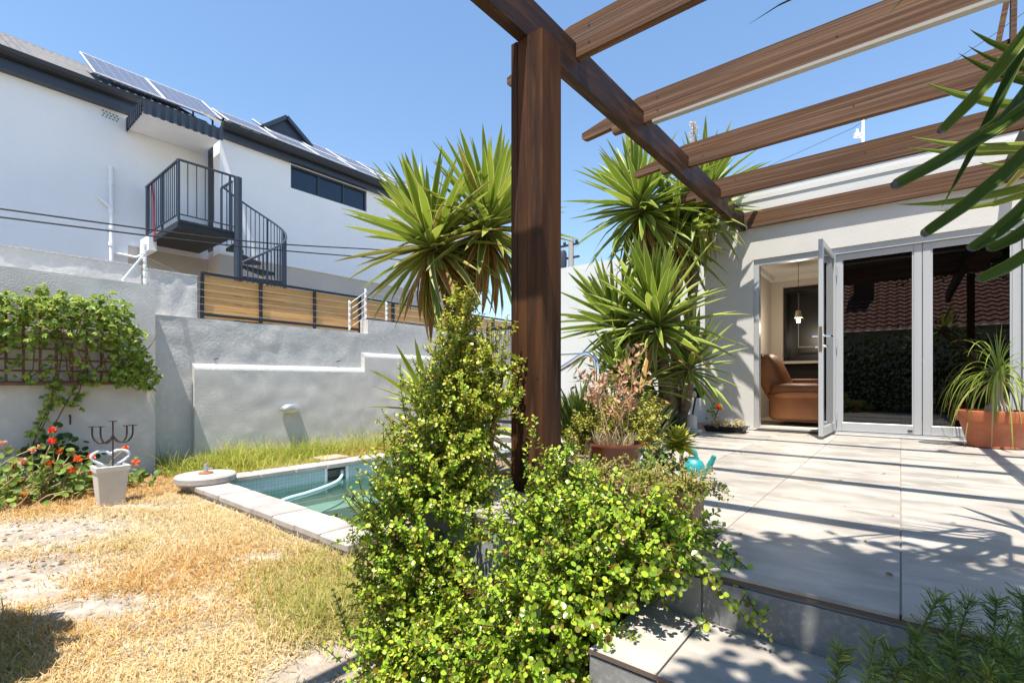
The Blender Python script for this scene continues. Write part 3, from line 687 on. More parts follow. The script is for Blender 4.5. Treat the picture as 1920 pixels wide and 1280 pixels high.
# open leaf swung outwards: hinge at x=-.61
hx,hy=-.612,YF+.03; ang=math.atan2(5.82-hy,-.655-hx)
ol=thing('glazed_door','open glazed door leaf swung out over the patio tiles','door',(hx,hy,0),'patio door leaves')
sub=[]
_o=worldloc(ol); LOC[ol]=(0,0,0)
leaf(ol,.0,.865,0)
MB().box(.80,.835,-.028,-.0215,.93,1.17).build('lock_plate',m_galv,ol)
MB().box(.8655,.868,-.014,.014,.92,1.18).build('lock_face',mat('lock brass',(.20,.15,.10),.4,metal=.6),ol)
h_=MB()
for s in (-1,1): h_.tube([(.818,s*.021,1.085),(.818,s*.075,1.085),(.70,s*.078,1.085)],.011,10)
h_.build('lever_handle',m_steel,ol)
h_=MB()
for s in (-1,1): h_.tube([(.818,s*.021,.975),(.818,s*.055,.975)],.014,10)
h_.build('key_cylinder',m_steel,ol)
mb=MB()
for z in (.20,1.05,1.9): mb.tube([(0.004,.026,z-.05),(.004,.026,z+.05)],.011,8)
mb.build('hinge',m_galv,ol)
LOC[ol]=_o; ol.rotation_euler=(0,0,ang)
# door mat just outside
tag(MB().cbox((-1.06,6.60,.006),.70,.24,.012,.003).build('door_mat',mat('dark mat',(.06,.052,.046),.95,bump=.6,bscale=200),None,(-1.06,6.6,0)),'dark flat door mat at the open doorway','mat')
# --- armchair
def superell(mb,c,r,e1=.5,e2=.5,n1=14,n2=24,rot=0,tilt=0):
    vs=[]
    sg=lambda w_,e: math.copysign(abs(w_)**e,w_)
    Mx=Matrix.Rotation(rot,3,'Z')@Matrix.Rotation(tilt,3,'Y')
    for i in range(n1+1):
        a=-math.pi/2+math.pi*i/n1
        for j in range(n2):
            t=2*math.pi*j/n2
            v=Vector((r[0]*sg(math.cos(a),e1)*sg(math.cos(t),e2), r[1]*sg(math.cos(a),e1)*sg(math.sin(t),e2), r[2]*sg(math.sin(a),e1)))
            vs.append(Mx@v+Vector(c))
    mb.add(vs,[(i*n2+j,i*n2+(j+1)%n2,(i+1)*n2+(j+1)%n2,(i+1)*n2+j) for i in range(n1) for j in range(n2)],True); return mb
m_lea=mat('tan leather',(.40,.165,.058),.5,(.27,.10,.036),3,6,(.35,.7),bump=.25,bscale=25,bdist=.01)
ac=thing('leather_armchair','tan leather armchair just inside the open door','armchair',(-1.15,7.95,0))
superell(MB(),(-1.05,7.95,.27),(.42,.42,.215),.25,.25).build('seat_base',m_lea,ac)
superell(MB(),(-1.03,7.92,.47),(.44,.44,.115),.5,.4).build('seat_cushion',m_lea,ac)
MB().tube([(-1.03+.445*math.copysign(abs(math.cos(t_))**.4,math.cos(t_)),7.92+.445*math.copysign(abs(math.sin(t_))**.4,math.sin(t_)),.455-.05*math.sin(t_*2)**2) for t_ in [2*math.pi*i/48 for i in range(49)]],.010,6,False).build('piping',m_lea,ac)
superell(MB(),(-1.46,8.0,.66),(.17,.40,.36),.5,.5,tilt=R(-24)).build('backrest',m_lea,ac)
superell(MB(),(-1.60,8.0,.90),(.10,.36,.11),.6,.6,tilt=R(-24)).build('headrest',mat('dark red leather',(.13,.02,.02),.5),ac)
superell(MB(),(-1.15,8.35,.45),(.42,.09,.20),.4,.4).build('armrest',m_lea,ac)
# --- pendant lamp (lit)
pd=ony(1497,594,8.6)
pl=thing('pendant_lamp','small cream pendant lamp hanging in the room behind the open door','lamp',(pd[0],8.6,2.45))
MB().tube([(pd[0],8.6,pd[2]+.10),(pd[0],8.6,2.45)],.004,6).build('cord',m_rust,pl)
MB().lathe([(.022,.10),(.035,.095),(.045,.03),(.055,-.015),(.05,-.015),(.04,.03),(.02,.09)],(pd[0],8.6,pd[2]),20).build('shade',mat('cream shade',(.75,.68,.55),.5),pl)
m_,n_2,b_=newmat('lit bulb'); b_.inputs['Emission Color'].default_value=(1,.78,.5,1); b_.inputs['Emission Strength'].default_value=1.2
MB().lathe([(0,-.09),(.025,-.08),(.033,-.055),(.025,-.03),(.014,-.005),(0,0)],(pd[0],8.6,pd[2]),14).build('bulb',m_,pl)
lp=bpy.data.lights.new('pendant_light','POINT'); lp.energy=12; lp.color=(1,.85,.66); lp.shadow_soft_size=.05
lo=bpy.data.objects.new('pendant_light',lp); COL.objects.link(lo); lo.location=(pd[0],8.6,pd[2]-.13)
# --- aerial on the roof, thin wire
b=ony(1618,300,9.5)
an=thing('roof_aerial','thin white aerial mast with small sensor on the roof','aerial',(b[0],9.5,3.1))
MB().tube([(b[0],9.5,3.05),(b[0],9.5,float(ony(1618,213,9.5)[2]))],.022,8).build('mast',m_plastic,an)
mb=MB(); s_=ony(1607,252,9.5); mb.lathe([(0,-.04),(.05,-.04),(.055,0),(.02,.03),(.02,.08),(0,.09)],(s_[0],9.5,s_[2]),12); mb.tube([(s_[0],9.5,s_[2]-.05),(b[0],9.5,s_[2]-.08)],.012,6); mb.build('sensor',m_plastic,an)
tag(MB().tube([tuple(W(1440,312,10)),tuple(W(1600,240,9)),tuple(W(1868,62,6.5)),tuple(W(1960,-5,6))],.004,5,False).build('overhead_cable',m_black,None,tuple(W(1600,240,9))),'thin wire slanting up behind the rafters at the right','cable')

# ================================================================== pergola
pg = thing('pergola', 'dark stained timber pergola over the patio', 'pergola', (-1.58, 2.16, 0))
zb_ = lambda y: 2.475+.018*(y-2.07)
PY, PYb = 2.07, 2.255
MB().cbox((-1.522,(PY+PYb)/2,1.237),.100,PYb-PY,2.478,.003).build('post_plank',m_postw,pg)
MB().cbox((-1.606,(PY+PYb)/2,1.235),.064,PYb-PY-.004,2.474,.002).build('post_plank',m_postw,pg)
MB().cbox((-1.662,(PY+PYb)/2,1.236),.044,PYb-PY,2.476,.003).build('post_plank',m_postw,pg)
mb=MB()
for z,x in ((2.44,-1.55),(.28,-1.60),(.62,-1.50)): mb.tube([(x,PY-.0015,z),(x,PY+.004,z)],.006,8)
mb.build('bolt_hole',mat('hole',(.006,.005,.005),.9),pg)
def sloped(x0,x1,y0,y1,h):
    mb=MB(); v=[]
    for y in (y0,y1):
        z=zb_(y); v+=[(x0,y,z),(x1,y,z),(x1,y,z+h),(x0,y,z+h)]
    return mb.add(v,[(0,1,2,3),(7,6,5,4),(0,4,5,1),(1,5,6,2),(2,6,7,3),(3,7,4,0)])
sloped(-1.64,-1.57,-1.2,6.757,.225).build('beam',m_beamw,pg)
sloped(.80,.87,-1.2,6.757,.225).build('beam',m_beamw,pg)
RY=[1.60,2.60,3.61,4.64,5.70]
for k,y in enumerate(RY):
    z=zb_(y)+.135; h=.215
    prof=[(1.25,z),(-1.57,z),(-1.57,z+.001),(-1.84,z),(-1.85,z+.055),(-2.10,z+.035),(-2.13,z+.05),(-2.13,z+.095),(-1.62,z+h),(1.25,z+h)]
    if k==0: prof=[(1.25,z),(-1.9,z),(-1.9,z+.15),(-1.62,z+h),(1.25,z+h)]
    o_=MB().prism([(a,y-.026,b) for a,b in prof],(0,.052,0)).build('rafter',m_raft,pg)
    if k==2: MB().box(-1.5,1.2,y-.031,y+.02,z-.022,z-.0015).build('cable_trunking',mat('pale trunking',(.33,.31,.27),.6),o_)
for k,y in enumerate(RY):
    for x,dz in ((-1.50,.06),(-1.50,.16),(-.35,.11),(.55,.10)):
        MB().tube([(x+.07*k*.3,y-.0285,zb_(y)+.135+dz),(x+.07*k*.3,y-.0255,zb_(y)+.135+dz)],.0065,8).build('bolt_head',m_rust,pg)
# wall rafter
MB().box(-1.569,1.25,6.703,6.754,zb_(6.6)+.02,zb_(6.6)+.225).build('rafter',m_raft,pg)
mb=MB(); mb.box(-1.55,-1.535,6.69,6.757,zb_(6.6)-.01,zb_(6.6)+.12); mb.build('bracket',m_galv,pg)
MB().box(.9,.99,2.07,2.25,0,2.476).build('post_plank',m_postw,pg)
# crossed struts on top of the third rafter at the right
z3=zb_(4.64)+.135+.215
q0=ony(1869,72,4.64); q1=ony(1893,-25,4.64); q2=ony(1899,62,4.64); q3=ony(1901,-25,4.64)
ts=thing('timber_struts','pair of thin timber struts standing on a rafter at upper right','strut',(q0[0],4.64,z3))
MB().beam((q0[0],4.64,z3-.005),(q1[0],4.64,q1[2]),.03,.045,(0,1,0)).build('strut',m_raft,ts)
MB().beam((q2[0],4.64,z3-.005),(q3[0],4.64,q3[2]),.03,.05,(0,1,0)).build('strut',m_raft,ts)
MB().beam((q0[0],4.665,z3+.03),(q2[0]+.05,4.665,z3+.05),.02,.035).build('strut',m_raft,ts)

# ================================================================== tiled house behind the camera (mirrored in the glass)
th = thing('tiled_roof_house', 'house with red clay tile roof mirrored in the door glass', 'house', (0,-7.5,G))
m_rt=mat('red clay roof tile',(.30,.115,.075),.75,(.20,.075,.055),3,6,(.35,.65),rnd=.1,c3=(.38,.19,.14),scale3=14)
ex0,ex1=-3.4,3.6; ey,ez=-6.0,2.25; pit=math.tan(R(33))
mb=MB(); mb.box(-3.2,3.4,-12,ey-.35,G,2.3); mb.build('wall',m_beige,th)
mb=MB(); rows=16; cols=int((ex1-ex0)/.055); vs=[]
for r_ in range(rows):
    for e_ in (0,1):
        d_=.30*(r_+e_)+(.05 if e_ else 0)
        for c_ in range(cols+1):
            x=ex0+(ex1-ex0)*c_/cols; wv=.028*math.sin(2*math.pi*c_/5)
            vs.append((x,ey-d_*math.cos(math.atan(pit)),ez+d_*math.sin(math.atan(pit))+wv+(0.0 if e_ else .045)))
n1=cols+1
fs=[(2*r_*n1+c_,2*r_*n1+c_+1,(2*r_+1)*n1+c_+1,(2*r_+1)*n1+c_) for r_ in range(rows) for c_ in range(cols)]
fs+=[((2*r_+1)*n1+c_,(2*r_+1)*n1+c_+1,(2*r_+2)*n1+c_+1,(2*r_+2)*n1+c_) for r_ in range(rows-1) for c_ in range(cols)]
mb.add(vs,fs,False); ro=mb.build('roof',m_rt,th); ro['kind']='stuff'
MB().prism([(ex0,-10.0,ez+2.5),(ex1,-10.0,ez+2.5),(ex1,-10.25,ez+2.72),(ex0,-10.25,ez+2.72)],(0,-.3,0)).build('ridge',m_rt,th)
MB().box(-1.35,-.75,-8.6,-8.0,3.0,5.4).build('chimney',mat('chimney plaster',(.10,.06,.05),.9),th)
# ================================================================== pots and small things
def at0(u,v,z=0): p=onz(u,v,z); return float(p[0]),float(p[1])
# ponytail palm pot
px,py=at0(1866,838); 
pt=thing('terracotta_pot','large round terracotta pot holding the ponytail palm','pot',(px,py,0))
MB().lathe([(0,0),(.185,0),(.195,.012),(.19,.03),(.245,.235),(.262,.24),(.272,.30),(.270,.335),(.255,.34),(.245,.325),(.24,.27),(0,.27)],(px,py,0),48).build('pot_body',m_terra,pt)
MB().lathe([(0,.0),(.24,.0)],(px,py,.295),32).build('potting_soil',m_soil,pt)
tag(MB().lathe([(.12,0),(.145,0),(.15,.006),(.12,.007),(0,.005)],(px-.36,py+.08,.001),28,sx=1.2).build('floor_drain',mat('drain grate',(.10,.10,.10),.6),None,(px-.36,py+.08,0)),'small dark round drain grate beside the terracotta pot','drain')
# glazed bowl
bx,by=at0(1152,876)
bp2=thing('glazed_bowl_pot','wide brown glazed bowl pot with dry stalks beside the post','pot',(bx,by,0))
MB().lathe([(0,0),(.13,0),(.15,.01),(.195,.12),(.198,.155),(.205,.165),(.200,.18),(.185,.178),(.18,.15),(0,.13)],(bx,by,0),44).build('bowl',m_glaze,bp2)
MB().lathe([(0,.0),(.178,.0)],(bx,by,.14),24).build('potting_soil',m_soil,bp2)
# terracotta troughs
PT=[]
for k,(u,v,sz,h,lab) in enumerate(((1278,992,.15,.165,'pale square terracotta pot at the patio edge, nearest the open tiles'),(1205,975,.17,.17,'pale square terracotta pot at the patio edge, middle of three'),(1115,960,.17,.17,'pale square terracotta pot at the patio edge, nearest the post'))):
    x,y=at0(u,v); PT.append((x,y,h))
    t=thing('square_pot',lab,'pot',(x,y,0),'terracotta pots along the patio edge')
    mb=MB(); s0=sz*.43; s1=sz*.5; 
    def rq(s,z): return [(x-s,y-s,z),(x+s,y-s,z),(x+s,y+s,z),(x-s,y+s,z)]
    vs=rq(s0,0.0)+rq(s1-.006,h-.03)+rq(s1+.004,h-.03)+rq(s1+.004,h)+rq(s1-.012,h)+rq(s1-.014,h-.03)
    mb.add(vs,[(4*i+j,4*i+(j+1)%4,4*i+4+(j+1)%4,4*i+4+j) for i in range(5) for j in range(4)]+[(3,2,1,0),(20,21,22,23)])
    mb.build('pot_body',m_terra2,t)
# watering can
wx,wy=at0(1299,893)
wc=thing('watering_can','teal plastic watering can standing on the patio behind the pots','watering can',(wx,wy,0))
m_teal=mat('teal plastic',(.02,.27,.28),.4,(.016,.22,.235),6,4)
K_=.68; kk=lambda p: (wx+(p[0])*K_,wy+p[1]*K_,p[2]*K_)
MB().lathe([(r_*K_,z_*K_) for r_,z_ in [(0,0),(.085,0),(.092,.01),(.088,.10),(.07,.145),(.045,.165),(.045,.18),(.035,.18),(.035,.16),(0,.15)]],(wx,wy,0),28,sx=1.25).build('body',m_teal,wc)
MB().tube(smooth([kk(p) for p in ((.08,-.01,.035),(.13,-.015,.075),(.175,-.02,.16),(.20,-.025,.215))],5),[.032*K_]*6+[.026*K_]*5+[.022*K_]*5,14,True).build('spout',m_teal,wc)
MB().tube(smooth([kk(p) for p in ((.035,0,.17),(.02,0,.235),(-.035,0,.265),(-.09,0,.235),(-.11,0,.15),(-.10,0,.06))],6),.016*K_,10).build('handle',m_teal,wc)
# black tray with succulents
tx,ty=at0(1361,809)
tr=thing('plant_tray','black rectangular plastic tray of pale succulents by the doorway','tray',(tx,ty,0))
mb=MB(); 
def rr(a,b,z): return [(tx-a,ty-b,z),(tx+a,ty-b,z),(tx+a,ty+b,z),(tx-a,ty+b,z)]
vs=rr(.20,.10,0)+rr(.225,.12,.065)+rr(.24,.135,.065)+rr(.24,.135,.072)+rr(.222,.117,.072)+rr(.20,.10,.045)
mb.add(vs,[(4*i+j,4*i+(j+1)%4,4*i+4+(j+1)%4,4*i+4+j) for i in range(5) for j in range(4)]+[(3,2,1,0),(20,21,22,23)])
mb.build('tray_body',mat('black plastic',(.02,.02,.021),.45),tr)
tr.rotation_euler=(0,0,0)
# stone ornament
sx_,sy_=at0(1297,812)
so_=thing('stone_ornament','small white stone ornament at the foot of the yucca','ornament',(sx_,sy_,0))
m_st=mat('white stone',(.60,.58,.55),.85,(.48,.46,.43),12,5,bump=.5,bscale=60)
superell(MB(),(sx_+.04,sy_-.05,.03),(.085,.06,.03),.7,.8).build('foot',m_st,so_)
superell(MB(),(sx_,sy_,.115),(.062,.05,.11),.55,.8).build('body',m_st,so_)
# garden spotlight by the facade
sp=ony(1308,737,6.62)
gs=thing('garden_spotlight','black garden spotlight on a stem beside the yucca trunk','spotlight',(sp[0]-.07,6.62,0))
MB().tube([(sp[0]-.09,6.60,-.02),(sp[0]-.02,6.62,sp[2])],.014,8).build('stem',m_black,gs)
hd=superell(MB(),(sp[0],6.62,sp[2]+.01),(.085,.07,.075),.6,.8).build('head',m_black,gs)
superell(MB(),(sp[0]-.035,6.57,sp[2]-.012),(.05,.035,.048),.8,.9).build('lens',mat('cream lens',(.62,.55,.36),.3),hd)
# air brick on the facade
q=ony(1318,662,6.76); tag(MB().box(q[0]-.05,q[0]+.06,6.725,6.765,q[2]-.11,q[2]+.11).build('meter_box',mat('meter box grey',(.33,.35,.37),.5),None,(q[0],6.75,q[2])),'small grey meter box on the house corner behind the yucca','meter box')
q=ony(1213,707,7.6); tag(MB().box(q[0]-.09,q[0]+.09,7.58,7.625,q[2]-.05,q[2]+.05).build('air_vent',m_plastic,None,(q[0],7.6,q[2])),'small white air vent on the pale back wall','vent')
# handrail
hr=[ony(1119,835,4.4),ony(1119,760,4.4),ony(1119,700,4.4),ony(1116,675,4.4),ony(1106,664,4.4),ony(1092,666,4.4),ony(1072,679,4.4),ony(1040,699,4.4),ony(945,756,4.4),ony(850,812,4.4)]
hrt=thing('pool_handrail','polished steel handrail bending down towards the pool behind the post','handrail',(float(hr[0][0]),4.4,-.03))
MB().tube(smooth([(hr[0][0],4.4,-.05)]+hr[1:],5),.030,14).build('tube',m_steel,hrt)
q=hr[-1]; MB().tube([(q[0],4.4,q[2]),(q[0],4.4,G)],.028,12).build('foot_post',m_steel,hrt)
q=onz(357,912,G); tag(superell(MB(),(q[0]+.02,q[1]+.02,G+.055),(.20,.16,.062),.6,.7).build('flat_stone',m_st,None,(q[0],q[1],G)),'pale flat stone propping up the round umbrella base','stone')
# ------------------------------------------------------------------ trellis, planter, candelabra, heart
XTR=XT+.055
tl=thing('trellis','brown wooden grid trellis fixed on the grey wall','trellis',(XTR,.6,.6))
m_tr=mat('trellis wood',(.17,.085,.05),.75,(.11,.06,.04),9,5,rnd=.2)
ty0,ty1,tz0,tz1=-.35,1.565,.60,1.50
for k in range(15):
    y=ty0+(ty1-ty0)*k/14; MB().cbox((XTR,y,(tz0+tz1)/2),.014,.024,tz1-tz0,.002).build('slat',m_tr,tl)
for k in range(8):
    z=tz0+(tz1-tz0)*k/7; MB().cbox((XTR+.0142,(ty0+ty1)/2,z),.014,ty1-ty0,.022,.002).build('slat',m_tr,tl)
for z in (tz0-.02,tz1+.02): MB().cbox((XTR+.005,(ty0+ty1)/2,z),.06,ty1-ty0+.06,.034,.004).build('frame_bar',m_tr,tl)
MB().cbox((XTR+.004,ty1+.02,(tz0+tz1)/2),.056,.034,tz1-tz0+.006,.004).build('frame_bar',m_tr,tl)
cx_,cy_=at0(207,944,G)
cb=thing('cream_planter','square cream planter box by the trellis wall','planter',(cx_,cy_,G))
mb=MB(); 
def rz(s,z): return [(cx_-s,cy_-s,G+z),(cx_+s,cy_-s,G+z),(cx_+s,cy_+s,G+z),(cx_-s,cy_+s,G+z)]
vs=rz(.098,0)+rz(.125,.345)+rz(.136,.345)+rz(.139,.395)+rz(.118,.40)+rz(.112,.345)
mb.add(vs,[(4*i+j,4*i+(j+1)%4,4*i+4+(j+1)%4,4*i+4+j) for i in range(5) for j in range(4)]+[(3,2,1,0),(20,21,22,23)])
mb.build('box_body',mat('cream planter paint',(.60,.56,.49),.75,(.52,.48,.42),4,5),cb)
cz=G+.37; cX=cx_; cY=cy_+.02
cn=thing('candelabra','rusty iron candelabra with curved arms standing in the cream planter','candelabra',(cX,cY,cz))
MB().tube([(cX,cY,cz),(cX,cY,cz+.47)],.007,8).build('stem',m_rust,cn)
dirs=[(-.35,-.9),(-.15,-.55),(.25,.62),(.1,.95)]
for k,(a,b) in enumerate(dirs):
    P=[(cX,cY,cz+.33),(cX+a*.05,cY+b*.05,cz+.265),(cX+a*.12,cY+b*.12,cz+.26),(cX+a*.165,cY+b*.165,cz+.32),(cX+a*.17,cY+b*.17,cz+.42)]
    am=MB().tube(smooth(P,5),.008,7).build('arm',m_rust,cn)
    MB().lathe([(0,0),(.034,.004),(.036,.010),(0,.007)],(P[-1][0],P[-1][1],P[-1][2]),14).build('drip_pan',m_rust,am)
MB().lathe([(0,0),(.034,.004),(.036,.010),(0,.007)],(cX,cY,cz+.47),14).build('drip_pan',m_rust,cn)
hp_=[]
for k in range(41):
    t=2*math.pi*k/40; hx_=16*math.sin(t)**3; hz_=13*math.cos(t)-5*math.cos(2*t)-2*math.cos(3*t)-math.cos(4*t)
    hp_.append((cX-.10+.004*hx_*.3,cY+.0095*hx_,cz+.085+.0068*hz_))
tag(MB().tube(hp_,[.013+.002*math.sin(k*1.7) for k in range(41)],8,False).build('heart_wreath',mat('pale blue white wreath',(.56,.66,.72),.8,(.72,.74,.75),30,4,bump=.8,bscale=120),None,(cX-.13,cY,cz)),'pale blue heart shaped wreath behind the candelabra','wreath')
q=onx(131,786,XT+.01); tag(MB().tube([(q[0]-.01,q[1],q[2]+.05),(q[0]+.02,q[1],q[2]+.04),(q[0]+.03,q[1],q[2]-.02),(q[0]+.02,q[1],q[2]-.06)],.009,6).build('wall_hook',m_rust,None,tuple(q)),'small dark iron hook on the grey wall above the candelabra','hook')
# ================================================================== yuccas
m_yl=leafmat('yucca leaf',[(.12,.19,.020),(.24,.34,.036),(.36,.44,.06)],.38,.30,.4,island=False)
m_ym=leafmat('yucca leaf margin',[(.46,.46,.12),(.62,.58,.20)],.5,.28,.3,island=False)
m_yd=leafmat('yucca dead leaf',[(.26,.125,.04),(.40,.24,.09),(.22,.15,.05)],.7,.2,.2,island=False)
m_yo=leafmat('yucca old leaf',[(.17,.18,.03),(.28,.25,.06),(.13,.16,.03)],.45,.22,.4,island=False)
def ymesh(name, wd, bend, mats, curl=0):
    T=[0,.14,.38,.66,.88,1.0]; Wp=[.62,.85,1,.82,.40,.03]; V=[];F=[];MI=[]
    for t,wp in zip(T,Wp):
        w_=wd*wp; z=-bend*t*t; x=t*(1-.25*bend*t); y0=curl*t*t
        for a,dz in ((-1,.28),(-.80,.22),(0,0),(.80,.22),(1,.28)): V.append((x,y0+a*w_*.5,z+dz*w_))
    for i in range(5):
        for j in range(4): F.append((i*5+j,(i+1)*5+j,(i+1)*5+j+1,i*5+j+1)); MI.append(1 if j in (0,3) else 0)
    return np.array(V),np.array(F),np.array(MI)
YV={}
for k,(wd,bd,cu) in enumerate(((.100,.0,0),(.100,.08,.05),(.094,.20,-.07),(.088,.40,.08))): YV[k]=ymesh('l',wd,bd,None,cu)
YM={}
def yme(k,kind):
    if (k,kind) not in YM:
        V,F,MI=YV[k]; ms={'g':[m_yl,m_ym],'o':[m_yo,m_ym],'d':[m_yd,m_yd]}[kind]
        YM[(k,kind)]=npmesh('leaf',V,F,ms,True,MI)
    return YM[(k,kind)]
def head(c,axis,n,L,pol0=4,pol1=150,dead=.12,old=.2,jit=.22,seed=0):
    """leaf transforms of one rosette: (base, dir, normal, length, bendvariant, kind)"""
    r_=random.Random(seed); A=Vector(axis).normalized(); B=A.orthogonal().normalized(); C=A.cross(B); out=[]
    for i in range(n):
        f=i/(n-1); pol=R(pol0+(pol1-pol0)*f**1.08+r_.uniform(-9,9)); az=i*2.39996+r_.uniform(-.25,.25)
        rad=B*math.cos(az)+C*math.sin(az)
        d=(A*math.cos(pol)+rad*math.sin(pol)).normalized(); nn=(A*math.sin(pol)-rad*math.cos(pol))
        base=Vector(c)-A*(L*.42*f)+rad*(.02+.02*f)
        ln=L*(1-.25*abs(f-.55)-(.30 if f<.06 else 0))*r_.uniform(1-jit,1+jit)
        kind='d' if f>1-dead and r_.random()<.85 else ('o' if f>1-dead-old and r_.random()<.6 else 'g')
        bv=0 if f<.25 else r_.choice((0,1,1,2)) if f<.6 else r_.choice((1,2,3))
        out.append((base,d,nn,ln,bv,kind))
    return out
def quat(d,nn):
    x=d.normalized(); z=(nn-x*nn.dot(x)).normalized(); y=z.cross(x)
    return Matrix((x,y,z)).transposed().to_quaternion()
def put_leaves(t,lv,limit=300):
    for b,d,nn,ln,bv,kd in lv[:limit]: place('leaf',yme(bv,kd),t,b,quat(d,nn),(ln,ln,ln))
    rest=lv[limit:]
    if rest:
        org=Vector(worldloc(t)); Vs=[];Fs=[];Ms=[];k=0
        for b,d,nn,ln,bv,kd in rest:
            V,F,MI=YV[bv]; q=quat(d,nn).to_matrix(); Mx=np.array(q)
            Vs.append((V*ln)@Mx.T+np.array(b-org)); Fs.append(F+k); k+=len(V); Ms.append(np.where(MI==1,1,2 if kd=='d' else 0))
        me=npmesh('leaf_mass',np.concatenate(Vs),np.concatenate(Fs),[m_yl,m_ym,m_yd],True,np.concatenate(Ms)); o_=link('leaf_mass',me,t); o_['kind']='stuff'
def trunk(t,pts,r):
    P=smooth(pts,8); n=len(P); rs=[(r[0]+(r[1]-r[0])*i/(n-1))*(1+.07*math.sin(i*2.3)) for i in range(n)]
    MB().tube(P,rs,12).build('trunk',m_bark,t)
# left yucca, two crowns over the bush
h1=W(803,430,3.9); h2=W(918,398,4.0); bs=np.array([-2.92,2.72,G])
yu=thing('yucca','tall twin crowned yucca between the bush and the white house','yucca',tuple(bs),'yuccas')
mid=W(853,590,3.95)
trunk(yu,[bs,(bs*.5+mid*.5),mid,h1-[0,0,.15]],(.09,.055)); trunk(yu,[mid-[0,0,.1],mid*.4+h2*.6+[0,0,-.05],h2-[0,0,.15]],(.06,.05))
put_leaves(yu,[x for pr_ in zip(head(h1,(-.25,-.1,1),185,.66,3,160,.22,.35,seed=1),head(h2,(.12,.15,1),185,.68,3,160,.20,.35,seed=2)) for x in pr_])
# young yucca low behind the bush
lowc=W(895,770,3.15); yb_=thing('yucca','young low yucca with wide leaves behind the bush and post','yucca',(lowc[0],lowc[1],G),'yuccas')
trunk(yb_,[(lowc[0],lowc[1],G),lowc],(.05,.035))
low2=W(800,745,3.3)
trunk(yb_,[(lowc[0],lowc[1],G),(lowc[0]-.1,lowc[1]-.02,-.2),low2-[0,0,.05]],(.05,.03))
put_leaves(yb_,head(lowc,(.1,-.15,1),54,.46,8,125,.06,.15,seed=3)+head(low2,(-.3,-.1,.9),46,.42,8,120,.05,.15,seed=4))
# cluster at the house corner
yc=thing('yucca','large many crowned yucca cluster at the house corner','yucca',(-2.25,5.95,-.03),'yuccas')
base=np.array([-2.22,5.95,-.05])
Hs=[(1228,575,5.35,(-.05,-.35,1),110,.86,11),(1300,668,5.5,(.35,-.3,1),62,.58,15),(1172,700,5.45,(-.5,-.25,.9),80,.66,16),(1195,365,6.0,(-.2,-.1,1),160,.88,12),(1318,360,6.1,(.25,-.1,1),150,.82,13),(1150,590,5.9,(-.55,-.1,.8),110,.86,14),(1265,420,6.2,(.0,.2,1),110,.82,17)]
lv=[]
for u,v,d,ax,n_,L_,sd in Hs:
    c=W(u,v,d); lv+=head(c,ax,n_,L_,4,{11:112,15:120,16:118}.get(sd,150),.08 if sd in (12,13,17) else .03,.15,seed=sd)
    m1=base*.55+c*.45+np.array([.0,.08,-.1])
    trunk(yc,[base+rng.normal(0,.06,3)*[1,1,0],m1,c-np.array(ax)*.12],(.085,.05))
trunk(yc,[base-[0,0,.05],base+[.02,-.02,.35],base+[-.02,.0,.75]],(.17,.12))
random.Random(5).shuffle(lv); put_leaves(yc,lv)
# dry flower plumes
m_pl=leafmat('dry plume',[(.62,.48,.36),(.74,.62,.50)],.8,.3,.1)
for k,(u0,v0,u1,v1,d) in enumerate(((1190,330,1186,262,5.95),(1302,320,1300,228,6.1))):
    a=W(u0,v0,d); b=W(u1,v1,d); n_=160; t_=rng.random((n_,1))
    P=a+(b-a)*t_; dr=rdir(n_); P=P+dr*(.07*(1.1-t_))
    o_=cloud('flower_plume',m_pl,yc,P,dr+[0,0,-.3],rdir(n_),rng.uniform(.03,.06,n_),*POINT)
    MB().tube([a,b],.008,5).build('flower_stalk',m_straw,yc)
# foreground yucca at the right: leaves by end points
yf=thing('yucca','dark foreground yucca hanging into the picture at upper right','yucca',(.85,2.35,0),'yuccas')
fl=[ # base px, tip px, depths, half-width factor, blunt
 ((1990,-40),(1757,250),(1.30,1.25),.062,1),((2010,120),(1670,352),(1.35,1.15),.060,1),((2030,120),(1675,345),(1.30,1.2),.055,1),((2010,190),(1725,440),(1.32,1.2),.064,1),
 ((2000,300),(1815,470),(1.30,1.28),.066,1),((2010,350),(1850,470),(1.35,1.3),.060,1),((2030,380),(1828,525),(1.25,1.2),.060,1),((1985,-60),(1765,390),(1.42,1.5),.050,0),
 ((1980,110),(1818,55),(1.5,1.6),.040,0),((1980,130),(1815,86),(1.5,1.6),.036,0),((1985,160),(1797,100),(1.5,1.6),.040,0),((1985,200),(1735,155),(1.45,1.6),.050,0),
 ((1990,262),(1710,256),(1.45,1.6),.050,0),((1990,268),(1700,276),(1.5,1.7),.040,0),((1990,290),(1835,304),(1.5,1.6),.040,0),((1990,325),(1682,383),(1.45,1.6),.050,0),((1995,335),(1748,396),(1.5,1.65),.036,0),
 ((2030,40),(1660,34),(1.42,1.3),.042,0),((2030,20),(1402,47),(1.42,1.25),.04,0),((2010,60),(1880,210),(1.3,1.2),.05,0),((2020,30),(1860,235),(1.25,1.15),.055,0)]
cbase=Vector(W(2060,150,1.45))
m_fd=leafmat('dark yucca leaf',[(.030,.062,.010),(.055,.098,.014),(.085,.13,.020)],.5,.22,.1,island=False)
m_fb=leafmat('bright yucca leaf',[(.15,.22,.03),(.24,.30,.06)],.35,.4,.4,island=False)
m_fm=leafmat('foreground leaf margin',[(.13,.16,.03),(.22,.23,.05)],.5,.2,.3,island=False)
m_tip=mat('dry leaf tip',(.05,.04,.033),.9,(.16,.14,.12),30,4)
